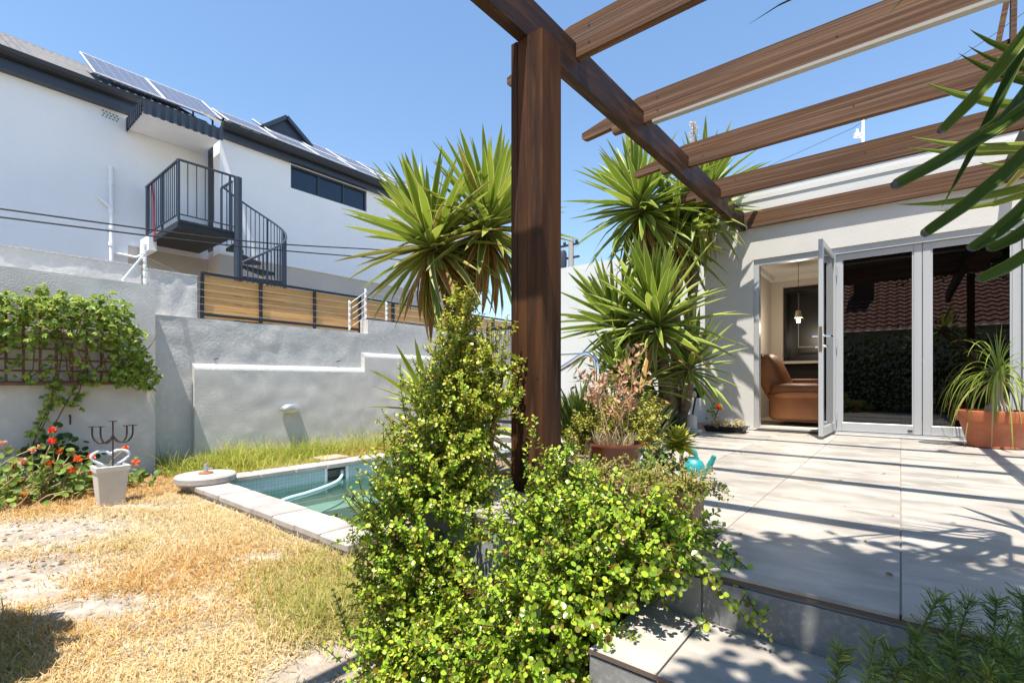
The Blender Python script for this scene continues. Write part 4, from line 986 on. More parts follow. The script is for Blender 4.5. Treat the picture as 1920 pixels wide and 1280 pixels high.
for k,(p0,p1,dd,wd,bl) in enumerate(fl):
    a=Vector(W(*p0,dd[0])); b=Vector(W(*p1,dd[1])); d=b-a; L_=d.length; d.normalize()
    vw=(Vector(CAM)-(a+b)/2).normalized(); sd=d.cross(vw).normalized(); up_=sd.cross(d); 
    if k%3==0: sd=(sd+up_*.5).normalized(); up_=sd.cross(d)
    V=[];F=[];MI=[]; T=[-.35,0,.25,.5,.75,.97 if bl else .92,1.0]; Wp=[.8,.95,1,.95,.85,.66,.50] if bl else [.8,.95,1,.85,.55,.22,.02]
    for t,wp in zip(T,Wp):
        w_0=wd*.62
        if t<0: p=cbase*.9+a*.1
        elif k in (17,18):
            mid_=Vector(W(1840 if k==17 else 1740,-190,1.35)); p=a*(1-t)**2+mid_*(2*t*(1-t))+b*t*t
        else: p=a+d*(L_*t)+Vector((0,0,.1*(t-1)*t))
        w_=w_0*wp
        for q_,dz in ((-1,.30),(-.86,.24),(0,0),(.86,.24),(1,.30)): V.append(p+sd*(q_*w_*.5)+up_*(dz*w_))
    for i in range(6):
        for j in range(4): F.append((i*5+j,(i+1)*5+j,(i+1)*5+j+1,i*5+j+1)); MI.append(2 if bl and i==5 else 1 if j in (0,3) else 0)
    mb=MB(); mb.v=[tuple(v) for v in V]; mb.f=F; mb.sm=[True]*len(F); mb.mi=MI
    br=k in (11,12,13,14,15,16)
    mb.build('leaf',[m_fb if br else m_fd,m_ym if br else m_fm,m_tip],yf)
    if False:
        e=Vector(b); mb=MB()
        for j in range(3): mb.tube([e+sd*random.uniform(-.012,.012),e+d*random.uniform(.006,.016)+Vector((0,0,-.008))+sd*random.uniform(-.016,.016)],.0025,4)
        mb.build('frayed_tip',m_tip,yf)
trunk(yf,[(1.0,2.45,0),(1.02,2.42,.8),tuple(Vector(cbase)+Vector((.1,.05,.05)))],(.09,.07))
put_leaves(yf,[x for x in head(tuple(Vector(cbase)+Vector((.12,.05,.1))),(.2,.1,1),44,.42,5,140,.1,.2,seed=31) if (x[1].x>.25 or x[1].y>.75)])

# ================================================================== porkbush (round succulent leaves)
m_sp=leafmat('porkbush leaf',[(.22,.13,.02),(.11,.20,.014),(.20,.33,.022),(.28,.42,.030),(.37,.50,.042),(.50,.56,.06)],.30,.24,.4)
m_sp2=leafmat('porkbush young leaf',[(.28,.33,.03),(.43,.45,.05),(.53,.47,.07)],.33,.28,.4)
RL=([(0,0,0),(.30,.33,.06),(.68,.45,.08),(.98,.20,.04),(.98,-.20,.04),(.68,-.45,.08),(.30,-.33,.06)],[(0,1,2,3),(0,3,4,5),(0,5,6,6)])
RL=([(0,0,0),(.22,.27,.05),(.58,.43,.08),(.90,.27,.06),(1.0,0,.03),(.90,-.27,.06),(.58,-.43,.08),(.22,-.27,.05)],[(0,1,2,3),(0,3,4,5),(0,5,6,7)])
def grow(stems,gap=.021,l0=.016,l1=.027):
    """stems: list of node arrays; opposite leaf pairs at each node, turned 90 degrees from pair to pair"""
    P=[];D=[];Nn=[];S_=[]
    for st_ in stems:
        st_=np.array(st_); seg=np.diff(st_,axis=0); ln=np.linalg.norm(seg,axis=1); tot=ln.sum(); n=max(2,int(tot/gap)); cum=np.concatenate([[0],np.cumsum(ln)])
        ph=rng.uniform(0,6.28)
        for i in range(n):
            s=(i+.6)/n*tot; k=min(np.searchsorted(cum,s)-1,len(seg)-1); k=max(k,0); p=st_[k]+seg[k]*((s-cum[k])/max(ln[k],1e-6)); ax=seg[k]/max(ln[k],1e-6)
            a=np.cross(ax,[.3,.2,.93]); a/=np.linalg.norm(a)+1e-9; b=np.cross(ax,a)
            th=ph+i*math.pi/2+rng.uniform(-.3,.3)
            for q_ in (0,math.pi):
                d=a*math.cos(th+q_)+b*math.sin(th+q_)+ax*rng.uniform(.2,.7)
                P.append(p); D.append(d); Nn.append(ax*.8+np.array([0,-.15,.75])+rng.normal(0,.45,3)); S_.append(rng.uniform(l0,l1)*(1-.35*(i/n)**3))
    return np.array(P),np.array(D),np.array(Nn),np.array(S_)
def shoot(p,d,L,up=.25,wob=.12,k=5):
    out=[np.array(p)]; d=np.array(d,float); d/=np.linalg.norm(d)
    for i in range(k):
        d=d+rng.normal(0,wob,3)+np.array([0,0,up/k]); d/=np.linalg.norm(d); out.append(out[-1]+d*L/k)
    return out
def bush(name,label,cat,base,ells,m,group=None,l0=.016,l1=.027,gap=.021,extra=(),young=None):
    t=thing(name,label,cat,base,group); stems=[]; tall=[]
    for c,r,n,L,up in ells:
        Pp,dd=in_ell(n,c,r,.35)
        for p,d in zip(Pp,dd):
            if p[2]<G+.04: continue
            o_=(p-np.array(c))*.25; s=shoot(p-d*.04,d*.8+np.array([0,-.1,.35]),rng.uniform(.6,1.25)*L,up)
            stems.append(s); stems.append(shoot(p+rng.normal(0,.03,3),d*.5+rng.normal(0,.5,3),rng.uniform(.4,.9)*L,up))
    stems+=list(extra)
    P,D,Nn,S_=grow(stems,gap,l0,l1)
    ok=P[:,2]>G+.01; P,D,Nn,S_=P[ok],D[ok],Nn[ok],S_[ok]
    if young is not None:
        yy=young(P); cloud('young_leaves',m_sp2,t,P[yy],D[yy],Nn[yy],S_[yy],*RL)['kind']='stuff'; P,D,Nn,S_=P[~yy],D[~yy],Nn[~yy],S_[~yy]
    cloud('leaves',m,t,P,D,Nn,S_,*RL)['kind']='stuff'
    twigs(stems,m_stem,'twigs',t,.0022)
    return t
# tall bush
ex=[]
for P in ([(1000,905,2.25),(985,860,2.2),(1003,800,2.15),(1000,780,2.12)],[(1075,905,2.1),(1062,860,2.05),(1072,800,2.05),(1080,770,2.05)],[(1040,880,2.0),(1010,830,1.98),(985,790,1.97),(960,765,1.96)],
          [(690,1110,2.1),(668,1040,2.1),(660,985,2.1)],[(655,1200,2.05),(640,1150,2.05),(625,1105,2.05)],[(760,780,2.5),(752,730,2.5),(750,680,2.5)],[(945,760,2.4),(965,700,2.4),(985,690,2.35)],[(935,720,2.45),(945,640,2.45),(952,590,2.45)],[(1040,905,2.0),(1050,870,2.0),(1035,840,1.98)],[(880,640,2.6),(872,590,2.6),(868,545,2.6)],[(700,1000,2.3),(680,930,2.3),(672,890,2.3)],[(730,900,2.4),(722,850,2.4),(718,800,2.4)],
          [(640,1240,1.95),(610,1215,1.95),(590,1205,1.95)],[(720,1010,2.3),(680,985,2.3),(655,978,2.3)]):
    ex.append(smooth([W(*p) for p in P],4))
E1=[(W(864,605,2.62),(.06,.07,.13),34,.13,.9),(W(862,675,2.60),(.12,.12,.15),66,.15,.7),(W(852,745,2.55),(.20,.18,.19),110,.16,.5),(W(828,830,2.50),(.26,.23,.22),140,.17,.4),(W(805,900,2.45),(.30,.25,.22),140,.18,.4),
    (W(795,985,2.35),(.34,.28,.24),120,.19,.35),(W(785,1080,2.22),(.24,.22,.22),95,.17,.3),(W(775,1180,2.1),(.22,.22,.20),95,.17,.3),(W(800,1270,1.95),(.20,.2,.16),95,.16,.3),(W(925,670,2.5),(.10,.10,.13),22,.17,.6),(W(940,760,2.45),(.12,.10,.10),26,.15,.5)]
tb_=bush('porkbush','tall bright green porkbush growing in front of the pool left of the post','bush',(-1.95,1.75,G),E1,m_sp,'porkbushes',extra=ex,l0=.015,l1=.029,gap=.0150,young=lambda P:(P[:,2]>.05)&(rng.random(len(P))<np.clip(.15+.75*P[:,2],0,.9)))
c=np.array([-1.95,1.78,G])
for P in ([c,c+[-.03,.02,.35],W(830,1000,2.5),W(812,880,2.55),W(850,780,2.6),W(858,640,2.62)],[c+[.0,.0,.3],W(900,900,2.5),W(925,800,2.5),W(942,700,2.48)],[c+[-.02,0,.2],W(770,1040,2.3),W(720,960,2.3)],[c,W(870,1120,2.2),W(930,1090,2.1)]):
    trunk_=MB().tube(smooth(P,5),[.028-.018*i/((len(P)-1)*5) for i in range((len(P)-1)*5+1)],8).build('branch',m_stem,tb_)
# low bush spilling over the patio edge
ex=[]
for P in ([(1150,985,1.75),(1260,1010,1.62),(1340,1040,1.55),(1395,1110,1.48),(1425,1160,1.42)],[(1180,1000,1.7),(1290,1050,1.55),(1360,1120,1.45),(1420,1180,1.38),(1448,1195,1.36)],[(1200,985,1.75),(1300,990,1.68),(1360,1020,1.65),(1390,1065,1.6)],
          [(1120,1050,1.55),(1190,1090,1.5),(1215,1130,1.46)],[(1150,1030,1.6),(1230,1060,1.52),(1290,1090,1.47)],[(1250,1020,1.6),(1320,1060,1.52),(1350,1090,1.48)],[(1375,1150,1.45),(1400,1110,1.45)],[(1425,1170,1.4),(1442,1140,1.4)],[(1330,1160,1.45),(1310,1175,1.43)],[(1230,1000,1.7),(1330,1020,1.6),(1395,1060,1.55),(1432,1110,1.5)]):
    ex.append(smooth([W(*p) for p in P],4))
E2=[(W(1010,990,2.0),(.22,.16,.12),60,.16,.3),(W(1100,960,1.95),(.24,.14,.08),60,.15,.3),(W(1040,1090,1.85),(.13,.12,.12),45,.15,.1),(W(1090,1050,1.75),(.24,.16,.13),85,.16,.1),(W(1190,1000,1.75),(.20,.12,.08),70,.15,.1),(W(880,1215,1.9),(.20,.18,.13),75,.16,.2),
    (W(980,1180,1.75),(.24,.18,.16),95,.16,.1),(W(1075,1150,1.6),(.16,.15,.17),85,.15,-.1),(W(900,1275,1.75),(.24,.2,.14),90,.15,.2),(W(1020,1265,1.6),(.2,.16,.14),90,.15,.1),(W(1085,1235,1.52),(.09,.10,.16),50,.13,.0),(W(1260,1000,1.7),(.10,.08,.05),30,.13,0),(W(1180,1060,1.58),(.13,.10,.06),45,.14,-.2),(W(1070,900,2.1),(.10,.10,.10),24,.15,.5)]
lb=bush('porkbush','low spreading porkbush spilling over the patio edge onto the step','bush',(-1.05,1.4,G),E2,m_sp,'porkbushes',extra=ex,l0=.015,l1=.030,gap=.0152)
# ground cover hanging over the square pots
m_gc=leafmat('trailing groundcover leaf',[(.14,.20,.03),(.25,.31,.045),(.33,.33,.06),(.30,.19,.05)],.5,.3,.3)
gcp=[]
gc=thing('trailing_plant','fine olive trailing plant covering the square terracotta pots','plant',(PT[1][0],PT[1][1],.17)); st_=[]
for x,y,h in PT:
    for k in range(75):
        a=rng.uniform(0,6.28); r_=rng.uniform(0,.09); p=np.array([x+r_*math.cos(a),y+r_*math.sin(a),h+.005])
        st_.append(shoot(p,[math.cos(a)*1.0,math.sin(a)*1.0-.2,.5],rng.uniform(.06,.15),-1.1 if r_>.045 else .2,.2))
P,D,Nn,S_=grow(st_,.011,.009,.017); cloud('leaves',m_gc,gc,P,D,Nn,S_,*RL)['kind']='stuff'; twigs(st_,m_straw,'stems',gc,.0015)
# jade style shrub between bowl and can
jb=bush('jade_shrub','dark green jade shrub between the glazed bowl and the watering can','shrub',(-1.1,2.5,0),[(W(1232,880,2.45),(.10,.10,.05),34,.12,.5),(W(1180,925,2.3),(.14,.1,.04),34,.11,.4),(W(1235,925,2.2),(.12,.1,.04),30,.11,.4)],leafmat('jade leaf',[(.07,.14,.02),(.13,.22,.03),(.19,.28,.05)],.3,.25,.5),l0=.02,l1=.032)
# rosette succulent on a stalk
ro=W(1272,826,2.4); rs=thing('rosette_succulent','small yellow green rosette succulent on a bare stalk','succulent',(ro[0]+.02,ro[1],0.16))
MB().tube(smooth([(ro[0]+.03,ro[1],.15),(ro[0]+.02,ro[1]-.005,.23),ro],4),.007,7).build('stalk',m_straw,rs)
n_=70; th=np.arange(n_)*2.39996; pol=np.radians(15+95*np.arange(n_)/n_); D=np.stack([np.sin(pol)*np.cos(th),np.sin(pol)*np.sin(th),np.cos(pol)],1)
cloud('rosette',leafmat('rosette leaf',[(.30,.34,.03),(.50,.48,.06),(.60,.52,.08)],.4,.35,.4),rs,np.repeat(ro[None],n_,0)-np.arange(n_)[:,None]/n_*[[0,0,.035]],D,np.stack([-np.cos(pol)*np.cos(th),-np.cos(pol)*np.sin(th),np.sin(pol)],1),rng.uniform(.07,.105,n_),*POINT)
# dry stalks in the bowl
dsx=thing('dry_stalks','dry brown flower stalks growing from the glazed bowl','plant',(bx,by,.14)); st_=[]; P=[];D=[]
for k,(u,v) in enumerate(((1182,655),(1165,690),(1110,690),(1128,705),(1200,690),(1210,720),(1095,740),(1160,730),(1140,760),(1190,745),(1085,700),(1205,650))):
    e=W(u,v,3.3+rng.uniform(-.12,.12)); s=smooth([np.array([bx+rng.uniform(-.1,.1),by+rng.uniform(-.1,.1),.14]),np.array([bx,by,.3])*.5+e*.5+rng.normal(0,.03,3),e],5); st_.append(s)
    for q_ in s[5:]:
        for j in range(5): P.append(q_+rng.normal(0,.022,3)); D.append(rng.normal(0,1,3)+[0,0,.5])
P=np.array(P); D=np.array(D)
_sp=cloud('seed_pods',leafmat('dry pods',[(.46,.22,.11),(.62,.40,.26),(.36,.17,.09)],.8,.25,.2),dsx,P,D,rdir(len(P)),rng.uniform(.03,.055,len(P)),*POINT); _sp['kind']='stuff'
twigs(st_,m_straw,'stalks',dsx,.003,4)
n_=60; a=rng.uniform(0,6.28,n_); P=np.stack([bx+.13*np.cos(a)*rng.random(n_)**.5,by+.13*np.sin(a)*rng.random(n_)**.5,np.full(n_,.14)],1)
cloud('dry_blades',leafmat('dry blades',[(.50,.42,.26),(.62,.50,.33),(.36,.36,.17)],.8,.3,.2),dsx,P,np.stack([np.cos(a)*.5,np.sin(a)*.5,rng.uniform(.6,1.4,n_)],1),rdir(n_),rng.uniform(.07,.16,n_),*POINT,wid=np.full(n_,.03))
# shrubs in the bed behind the bowl
m_sh=leafmat('bed shrub leaf',[(.06,.10,.02),(.13,.18,.03),(.22,.26,.05)],.5,.3,.3)
def tuft(name,label,base,n,h,spread,m,lw=.012,lean=.8,cat='plant',group=None):
    t=thing(name,label,cat,base,group); a=rng.uniform(0,6.28,n); sp_=rng.uniform(.1,1,n)
    P=np.array(base)+np.stack([np.cos(a)*spread*.3*sp_,np.sin(a)*spread*.3*sp_,rng.uniform(0,h*.5,n)],1)
    D=np.stack([np.cos(a)*lean*sp_,np.sin(a)*lean*sp_,rng.uniform(.5,1.2,n)],1)
    cloud('foliage',m,t,P,D,rdir(n)+[0,0,.5],rng.uniform(.4,1,n)*h*.62,*POINT,wid=np.full(n,lw*2.2)); 
    mb=MB()
    for k in range(6): mb.tube([np.array(base)-[0,0,.03],np.array(base)+[rng.uniform(-.1,.1)*spread,rng.uniform(-.1,.1)*spread,h*.5]],.006,5)
    mb.build('stems',m_stem,t); return t
for k,(u,v,d,h,sp_,lab) in enumerate(((1088,800,4.6,.62,.5,'narrow leaved green shrub behind the handrail near the post'),(1150,790,4.9,.60,.6,'narrow leaved green shrub between the handrail and the yucca trunks'),(1205,775,5.1,.50,.5,'fine leaved pale shrub against the pale back wall'))):
    p=W(u,v,d); tuft('bed_shrub',lab,(p[0],p[1],-.03),420,h,sp_*1.4,[m_sh,m_sh,leafmat('pale shrub',[(.15,.19,.07),(.25,.28,.12)],.6,.3,.2)][k],.007,.7,'shrub','shrubs in the raised bed')
yg=leafmat('yellow green shrub leaf',[(.24,.27,.03),(.38,.38,.06),(.46,.42,.08)],.5,.35,.3)
for k,(u,v,d,lab) in enumerate(((1190,760,4.2,'yellow green round shrub behind the glazed bowl'),(1120,790,4.2,'low yellow green shrub at the foot of the handrail'))):
    p=W(u,v,d); bush('yellow_shrub',lab,'shrub',(p[0],p[1],-.03),[((p[0],p[1],.12),(.24,.22,.16),70,.16,.5),((p[0]+.1,p[1],.28),(.13,.13,.12),34,.15,.6)],yg,'yellow shrubs in the bed',l0=.018,l1=.03)
tuft('dark_leaf_plant','dark glossy leaved plant at the foot of the yucca trunks',tuple(at0(1248,812))+(0,),120,.30,.4,leafmat('dark glossy leaf',[(.02,.055,.012),(.05,.11,.02)],.25,.2,.5),.035,.9)
# strelitzia flower
q=W(1187,738,4.6); sf=thing('strelitzia_flower','orange strelitzia flower rising behind the dry stalks','flower',(q[0],q[1],-.03))
MB().tube([(q[0],q[1],-.03),(q[0],q[1],q[2]-.03),tuple(q)],.008,6).build('stalk',m_stem,sf); MB().tube([tuple(q+[.0,0,0]),tuple(q-RT*.10-[0,0,.03])],[.018,.003],6).build('beak',mat('dark beak',(.03,.03,.05),.4),sf)
cloud('petals',mat('orange petal',(.75,.20,.02),.5),sf,np.repeat(q[None],5,0),np.array([[.2,0,1],[-.2,0,1],[.4,.2,.7],[0,-.2,1],[.1,.3,.8]]),rdir(5),np.full(5,.07),*POINT)
# succulents in the tray, red geranium behind
su=thing('tray_succulents','pale cream and green succulents filling the black tray','succulent',(tx,ty,.05)); st_=[]
for k in range(120):
    p=np.array([tx+rng.uniform(-.19,.19),ty+rng.uniform(-.09,.09),.05]); st_.append(shoot(p,[rng.normal(0,.5),rng.normal(0,.5),1],rng.uniform(.05,.13),.3,.2))
P,D,Nn,S_=grow(st_,.014,.012,.024); cloud('leaves',leafmat('pale succulent',[(.34,.36,.10),(.58,.54,.28),(.66,.56,.36),(.50,.30,.16)],.5,.3,.3),su,P,D,Nn,S_,*RL)['kind']='stuff'; twigs(st_,m_straw,'stems',su,.0016)
def flower(t,c,r,m,n=26):
    d=rdir(n); cloud('flower_head',m,t,np.repeat(np.array(c)[None],n,0)+d*r*.35,d+[0,0,.3],rdir(n),rng.uniform(.7,1.1,n)*r,*fan(6))
m_red=leafmat('red petal',[(.70,.015,.015),(.85,.05,.03)],.5,.25,.3); m_or=leafmat('orange red petal',[(.85,.11,.02),(.90,.22,.06)],.5,.3,.3); m_pk=leafmat('faded petal',[(.66,.28,.19),(.74,.40,.28)],.7,.3,.2)
q=W(1349,762,5.95); rg=thing('red_geranium','single red geranium flower on a tall stem behind the tray','flower',(q[0]-.05,q[1],0))
MB().tube(smooth([(q[0]-.05,q[1],0),(q[0]-.06,q[1],.12),q],4),.006,6).build('stem',m_stem,rg); flower(rg,q,.035,m_red)
n_=16; P=np.array([q[0]-.07,q[1],.22])+rng.normal(0,.04,(n_,3)); cloud('leaves',m_gc if False else leafmat('geranium leaf',[(.09,.16,.025),(.17,.26,.04),(.26,.34,.06)],.5,.3,.3),rg,P,rdir(n_),rdir(n_)+[0,0,1],rng.uniform(.04,.06,n_),*fan(8))
# ponytail palm
pp=thing('ponytail_palm','ponytail palm with swollen base and long arching leaves in the terracotta pot','palm',(px,py,.29))
MB().lathe([(.0,-.02),(.085,-.01),(.10,.03),(.088,.075),(.05,.11),(.034,.16),(.030,.25),(.034,.33),(.0,.345)],(px+.02,py,.30),24).build('swollen_trunk',mat('ponytail bark',(.38,.31,.24),.85,(.28,.22,.16),14,5,bump=.6,bscale=40),pp)
m_pp=leafmat('ponytail leaf',[(.13,.20,.025),(.22,.29,.04),(.32,.36,.07)],.4,.35,.4,island=False); m_ppd=leafmat('dry ponytail leaf',[(.48,.36,.18),(.58,.44,.26)],.7,.3,.2,island=False)
top=np.array([px+.02,py,.62])
for k in range(110):
    az=k*2.39996+rng.uniform(-.3,.3); f=k/110; el=R(88-95*f+rng.uniform(-8,8)); L_=rng.uniform(.45,.85)*(1-.35*(f<.15)); d=np.array([math.cos(az)*math.cos(el),math.sin(az)*math.cos(el),math.sin(el)])
    P=[top+[0,0,.04*(1-f)]]; dead=f>.9
    dr=rng.uniform(.16,.42) 
    for i in range(9):
        d=d+np.array([0,0,-dr*(1+.10*i)*(1.0 if f>.10 else .5)]); d/=np.linalg.norm(d); P.append(P[-1]+d*L_/9)
        if P[-1][2]<.02: P[-1][2]=.02
    P=np.array(P); sd=np.cross(P[-1]-P[0],[0,0,1.]); sd/=np.linalg.norm(sd)+1e-6; V=[];n1=len(P)
    wv=[.006,.009,.009,.009,.008,.007,.006,.005,.003,.001]
    for p,w_ in zip(P,wv): V+=[tuple(p-sd*w_*.8),tuple(p+sd*w_*.8)]
    mb=MB(); mb.add(V,[(2*i,2*i+1,2*i+3,2*i+2) for i in range(n1-1)],True); mb.build('leaf',m_ppd if dead else m_pp,pp)
# ================================================================== vine on the trellis
m_vi=leafmat('creeper leaf',[(.08,.16,.02),(.20,.31,.035),(.36,.45,.06),(.50,.52,.10)],.45,.38,.35)
vn=thing('creeper_vine','leafy green creeper growing over the trellis','vine',(XT+.1,.9,.4))
def dens(y,z):
    # thick at the top, thinning to gaps below; a tongue hanging at the right end
    d=np.where(z>1.25,.85,np.where(z>.98,.40,.10))
    d=np.where((y<.72)&(z>.95),np.maximum(d,.55),d)
    top=1.60+.07*np.sin(y*5.1)+.10*np.exp(-((y-1.03)/.14)**2)
    d=np.where(z>top,0,d)
    tong=(y>1.50)&(y<1.62+.40*np.clip((1.6-z)/1.0,0,1))&(z>.56+ .0*y)&(z<1.62-1.2*np.clip(y-1.62,0,1)); d=np.where(y>1.50,np.where(tong,.75,0),d)
    return d
n0=9500; y=rng.uniform(-.5,2.0,n0); z=rng.uniform(.55,1.75,n0); k=rng.random(n0)<dens(y,z)*.40
y,z=y[k],z[k]; n_=len(y); th_=.05+.30*rng.random(n_)**1.3*np.clip((z-.45)/.7,.3,1); x=XTR+.02+th_
C=np.stack([x,y,z],1); extra=[]
for P in ([onx(215,700,XTR+.1),onx(250,690,XTR+.14),onx(285,695,XTR+.15)],[onx(205,705,XTR+.1),onx(255,715,XTR+.12),onx(280,728,XTR+.12)],[onx(100,725,XTR+.06),onx(95,755,XTR+.06),onx(75,800,XTR+.05),onx(55,850,XTR+.08),onx(40,880,XTR+.1)],[onx(155,690,XTR+.05),onx(150,730,XTR+.05),onx(130,760,XTR+.05),onx(108,745,XTR+.05)],[onx(90,590,XTR+.1),onx(80,555,XTR+.1),onx(75,540,XTR+.1)],[onx(245,610,XTR+.15),onx(262,620,XTR+.15)]):
    s=smooth(P,7); extra.append(s)
    for q in s: 
        for j in range(2): C=np.vstack([C,np.array(q)+rng.normal(0,.035,3)*[.5,1,1]])
n_=len(C); nr=np.stack([rng.uniform(.3,1,n_),rng.normal(0,.4,n_),rng.uniform(.2,1.1,n_)],1); nr=norm(nr)
a=norm(np.cross(nr,rdir(n_))); b=np.cross(nr,a); P=[];D=[];Nn=[];Sz=[]
for j,ang in enumerate((-1.25,-.62,0,.62,1.25)):
    P.append(C); D.append(a*math.cos(ang)+b*math.sin(ang)-nr*.25); Nn.append(nr+rng.normal(0,.15,(n_,3))); Sz.append(rng.uniform(.055,.09,n_)*(1-.18*abs(j-2)))
cloud('leaves',m_vi,vn,np.concatenate(P),np.concatenate(D),np.concatenate(Nn),np.concatenate(Sz),*POINT)['kind']='stuff'
vs_=[s for s in extra]
for k in range(26):
    p=np.array([XTR+.05,rng.uniform(-.4,1.5),.6]); vs_.append(shoot(p,[.1,rng.normal(0,.5),1],rng.uniform(.5,1.0),.3,.2,6))
q=at0(45,905,G); vs_.append(smooth([(XT+.15,q[1]+.25,G),onx(60,850,XTR+.05),onx(85,790,XTR+.05),onx(103,735,XTR+.04),onx(110,700,XTR+.05),onx(120,640,XTR+.06)],6)); vs_.append(smooth([onx(70,850,XTR+.05),onx(105,790,XTR+.05),onx(130,745,XTR+.04),onx(158,700,XTR+.05)],6))
twigs(vs_,m_stem,'vine_stems',vn,.006,5)
# ================================================================== geranium bed
m_ge=MATS['geranium leaf']
ge=thing('geranium_bush','straggly geranium bush with orange red flowers below the trellis','bush',(XT+.55,.75,G)); st_=[]; ends=[]
FLW=[(236,908,'p'),(250,896,'r'),(22,918,'o'),(18,842,'p'),(46,923,'o'),(98,826,'r'),(113,845,'o'),(37,901,'o'),(137,880,'o'),(138,912,'o'),(107,940,'o'),(147,861,'o'),(135,849,'p'),(171,856,'o'),(185,875,'r'),(173,887,'o'),(234,841,'o'),(254,867,'o'),(226,914,'o'),(78,836,'p'),(24,875,'p'),(94,870,'o'),(42,864,'p'),(172,905,'o'),(98,806,'r'),(60,845,'p'),(5,830,'p')]
gb=np.array([XT+.55,.8,G])
for u,v,kk in FLW:
    e=onx(u,v,XT+rng.uniform(.5,1.0)); b0=np.array([XT+.72+rng.normal(0,.12),np.clip(e[1]+rng.normal(-.1,.15),-.2,1.6),G])
    s=smooth([b0,b0*.5+e*.5+rng.normal(0,.07,3)+[0,0,.05],e],5); st_.append(s); ends.append((e,kk))
for k in range(130):
    b0=np.array([XT+.70+rng.normal(0,.18),rng.uniform(-.35,1.75),G]); L_=.5 if b0[1]<1.3 else .3
    st_.append(shoot(b0,[rng.normal(.1,.5),rng.normal(.15,.5),.8],rng.uniform(.4,1.1)*L_,.1,.28,6))
P=[];
for s in st_:
    for q in s[2:]: 
        if rng.random()<.8: P.append(np.array(q)+rng.normal(0,.03,3))
P=np.array(P); P=P[P[:,2]>G+.02]; n_=len(P)
cloud('leaves',m_ge,ge,P,rdir(n_),rdir(n_)*.6+[.3,-.1,.8],rng.uniform(.045,.085,n_),*fan(8,cup=.25))['kind']='stuff'
twigs(st_,m_straw,'stems',ge,.0045,5)
for e,kk in ends: flower(ge,e,.034 if kk!='p' else .03,{'r':m_red,'o':m_or,'p':m_pk}[kk],22)
dg_=thing('dark_leaf_shrub','dark leaved shrub against the wall behind the geraniums','shrub',tuple(onx(120,840,XT+.2)*[1,1,0]+[0,0,G]))
n_=190; q=onx(112,862,XT+.18); P=q+rng.normal(0,1,(n_,3))*[.05,.13,.13]; cloud('leaves',leafmat('dark round leaf',[(.02,.06,.012),(.05,.10,.02),(.07,.13,.025)],.5,.25,.3),dg_,P,rdir(n_),rdir(n_)*.5+[.5,0,.6],rng.uniform(.06,.10,n_),*fan(8,cup=.2)); twigs([smooth([(q[0],q[1]-.1,G),q-[0,0,.1],q],4),smooth([(q[0],q[1]+.1,G),q],4)],m_stem,'stems',dg_,.006,5)

# ================================================================== grass
def vnoise(x,y,s,seed):
    r_=np.random.default_rng(seed); T=r_.random((64,64)); xi=x*s+100; yi=y*s+100; x0=np.floor(xi).astype(int); y0=np.floor(yi).astype(int); fx=xi-x0; fy=yi-y0; fx=fx*fx*(3-2*fx); fy=fy*fy*(3-2*fy)
    g=lambda a,b: T[a%64,b%64]
    return g(x0,y0)*(1-fx)*(1-fy)+g(x0+1,y0)*fx*(1-fy)+g(x0,y0+1)*(1-fx)*fy+g(x0+1,y0+1)*fx*fy
BARE=[(60,1000,1.0,.55),(10,1080,.7,.45),(170,1140,.40,.20),(20,1120,.5,.25),(640,1250,.35,.25),(500,1045,.22,.08),(560,1270,.2,.12),(250,950,.5,.12)]
BP=[(onz(u,v,G)[:2],a,b) for u,v,a,b in BARE]
def free(x,y):
    ok=~((x>PX0-.30)&(x<PX1+.36)&(y>PY0-.31)&(y<PY1+.36)); ok&=~((x>-2.78)&(y>2.5)); ok&=~((x>-1.92)&(y>1.58)); ok&=~((x>-.72)&(y>1.2)); ok&=(x>XT+.03)|((y>2.02)&(x>-8.26)); return ok
def bare(x,y):
    d=np.zeros_like(x)
    ca=FW[:2]; cr=RT[:2]
    for c,a,b in BP:
        e0=(x-c[0])*cr[0]+(y-c[1])*cr[1]; e1=(x-c[0])*ca[0]+(y-c[1])*ca[1]; d=np.maximum(d,np.clip(1.5-np.sqrt((e0/a)**2+(e1/b)**2)*1.1,0,1))
    return d
def blades(n,xr,yr,hmin,hmax,wd,lean,dfun,seed):
    r_=np.random.default_rng(seed); x=r_.uniform(*xr,n); y=r_.uniform(*yr,n); k=free(x,y)&(r_.random(n)<dfun(x,y)); x,y=x[k],y[k]; m=len(x)
    a=r_.uniform(0,6.28,m); ln=r_.uniform(.2,1,m)*lean; h=r_.uniform(hmin,hmax,m)*(0.6+.8*vnoise(x,y,3,5)); w_=wd*r_.uniform(.6,1.2,m)
    P=np.stack([x,y,np.full(m,G-.004)],1); dr=np.stack([np.cos(a)*ln,np.sin(a)*ln,np.ones(m)],1); dr=norm(dr); sd=norm(np.stack([-np.sin(a),np.cos(a),np.zeros(m)],1)+r_.normal(0,.25,(m,3)))
    mid=P+dr*(h*.55)[:,None]; tip=mid+norm(dr+np.stack([np.cos(a)*ln*.9,np.sin(a)*ln*.9,-.55*np.minimum(ln,1.6)],1))*(h*.5)[:,None]; tip[:,2]=np.maximum(tip[:,2],G+.003)
    V=np.stack([P-sd*w_[:,None]*.5,P+sd*w_[:,None]*.5,mid+sd*w_[:,None]*.42,mid-sd*w_[:,None]*.42,tip+sd*w_[:,None]*.06,tip-sd*w_[:,None]*.06],1).reshape(-1,3)
    F=(np.array([[0,1,2,3],[3,2,4,5]])[None]+(np.arange(m)*6)[:,None,None]).reshape(-1,4); return V,F
def grass(name,label,V,F,m):
    o_=link(name,npmesh(name,V,F,m)); tag(o_,label,'grass',kind='stuff'); return o_
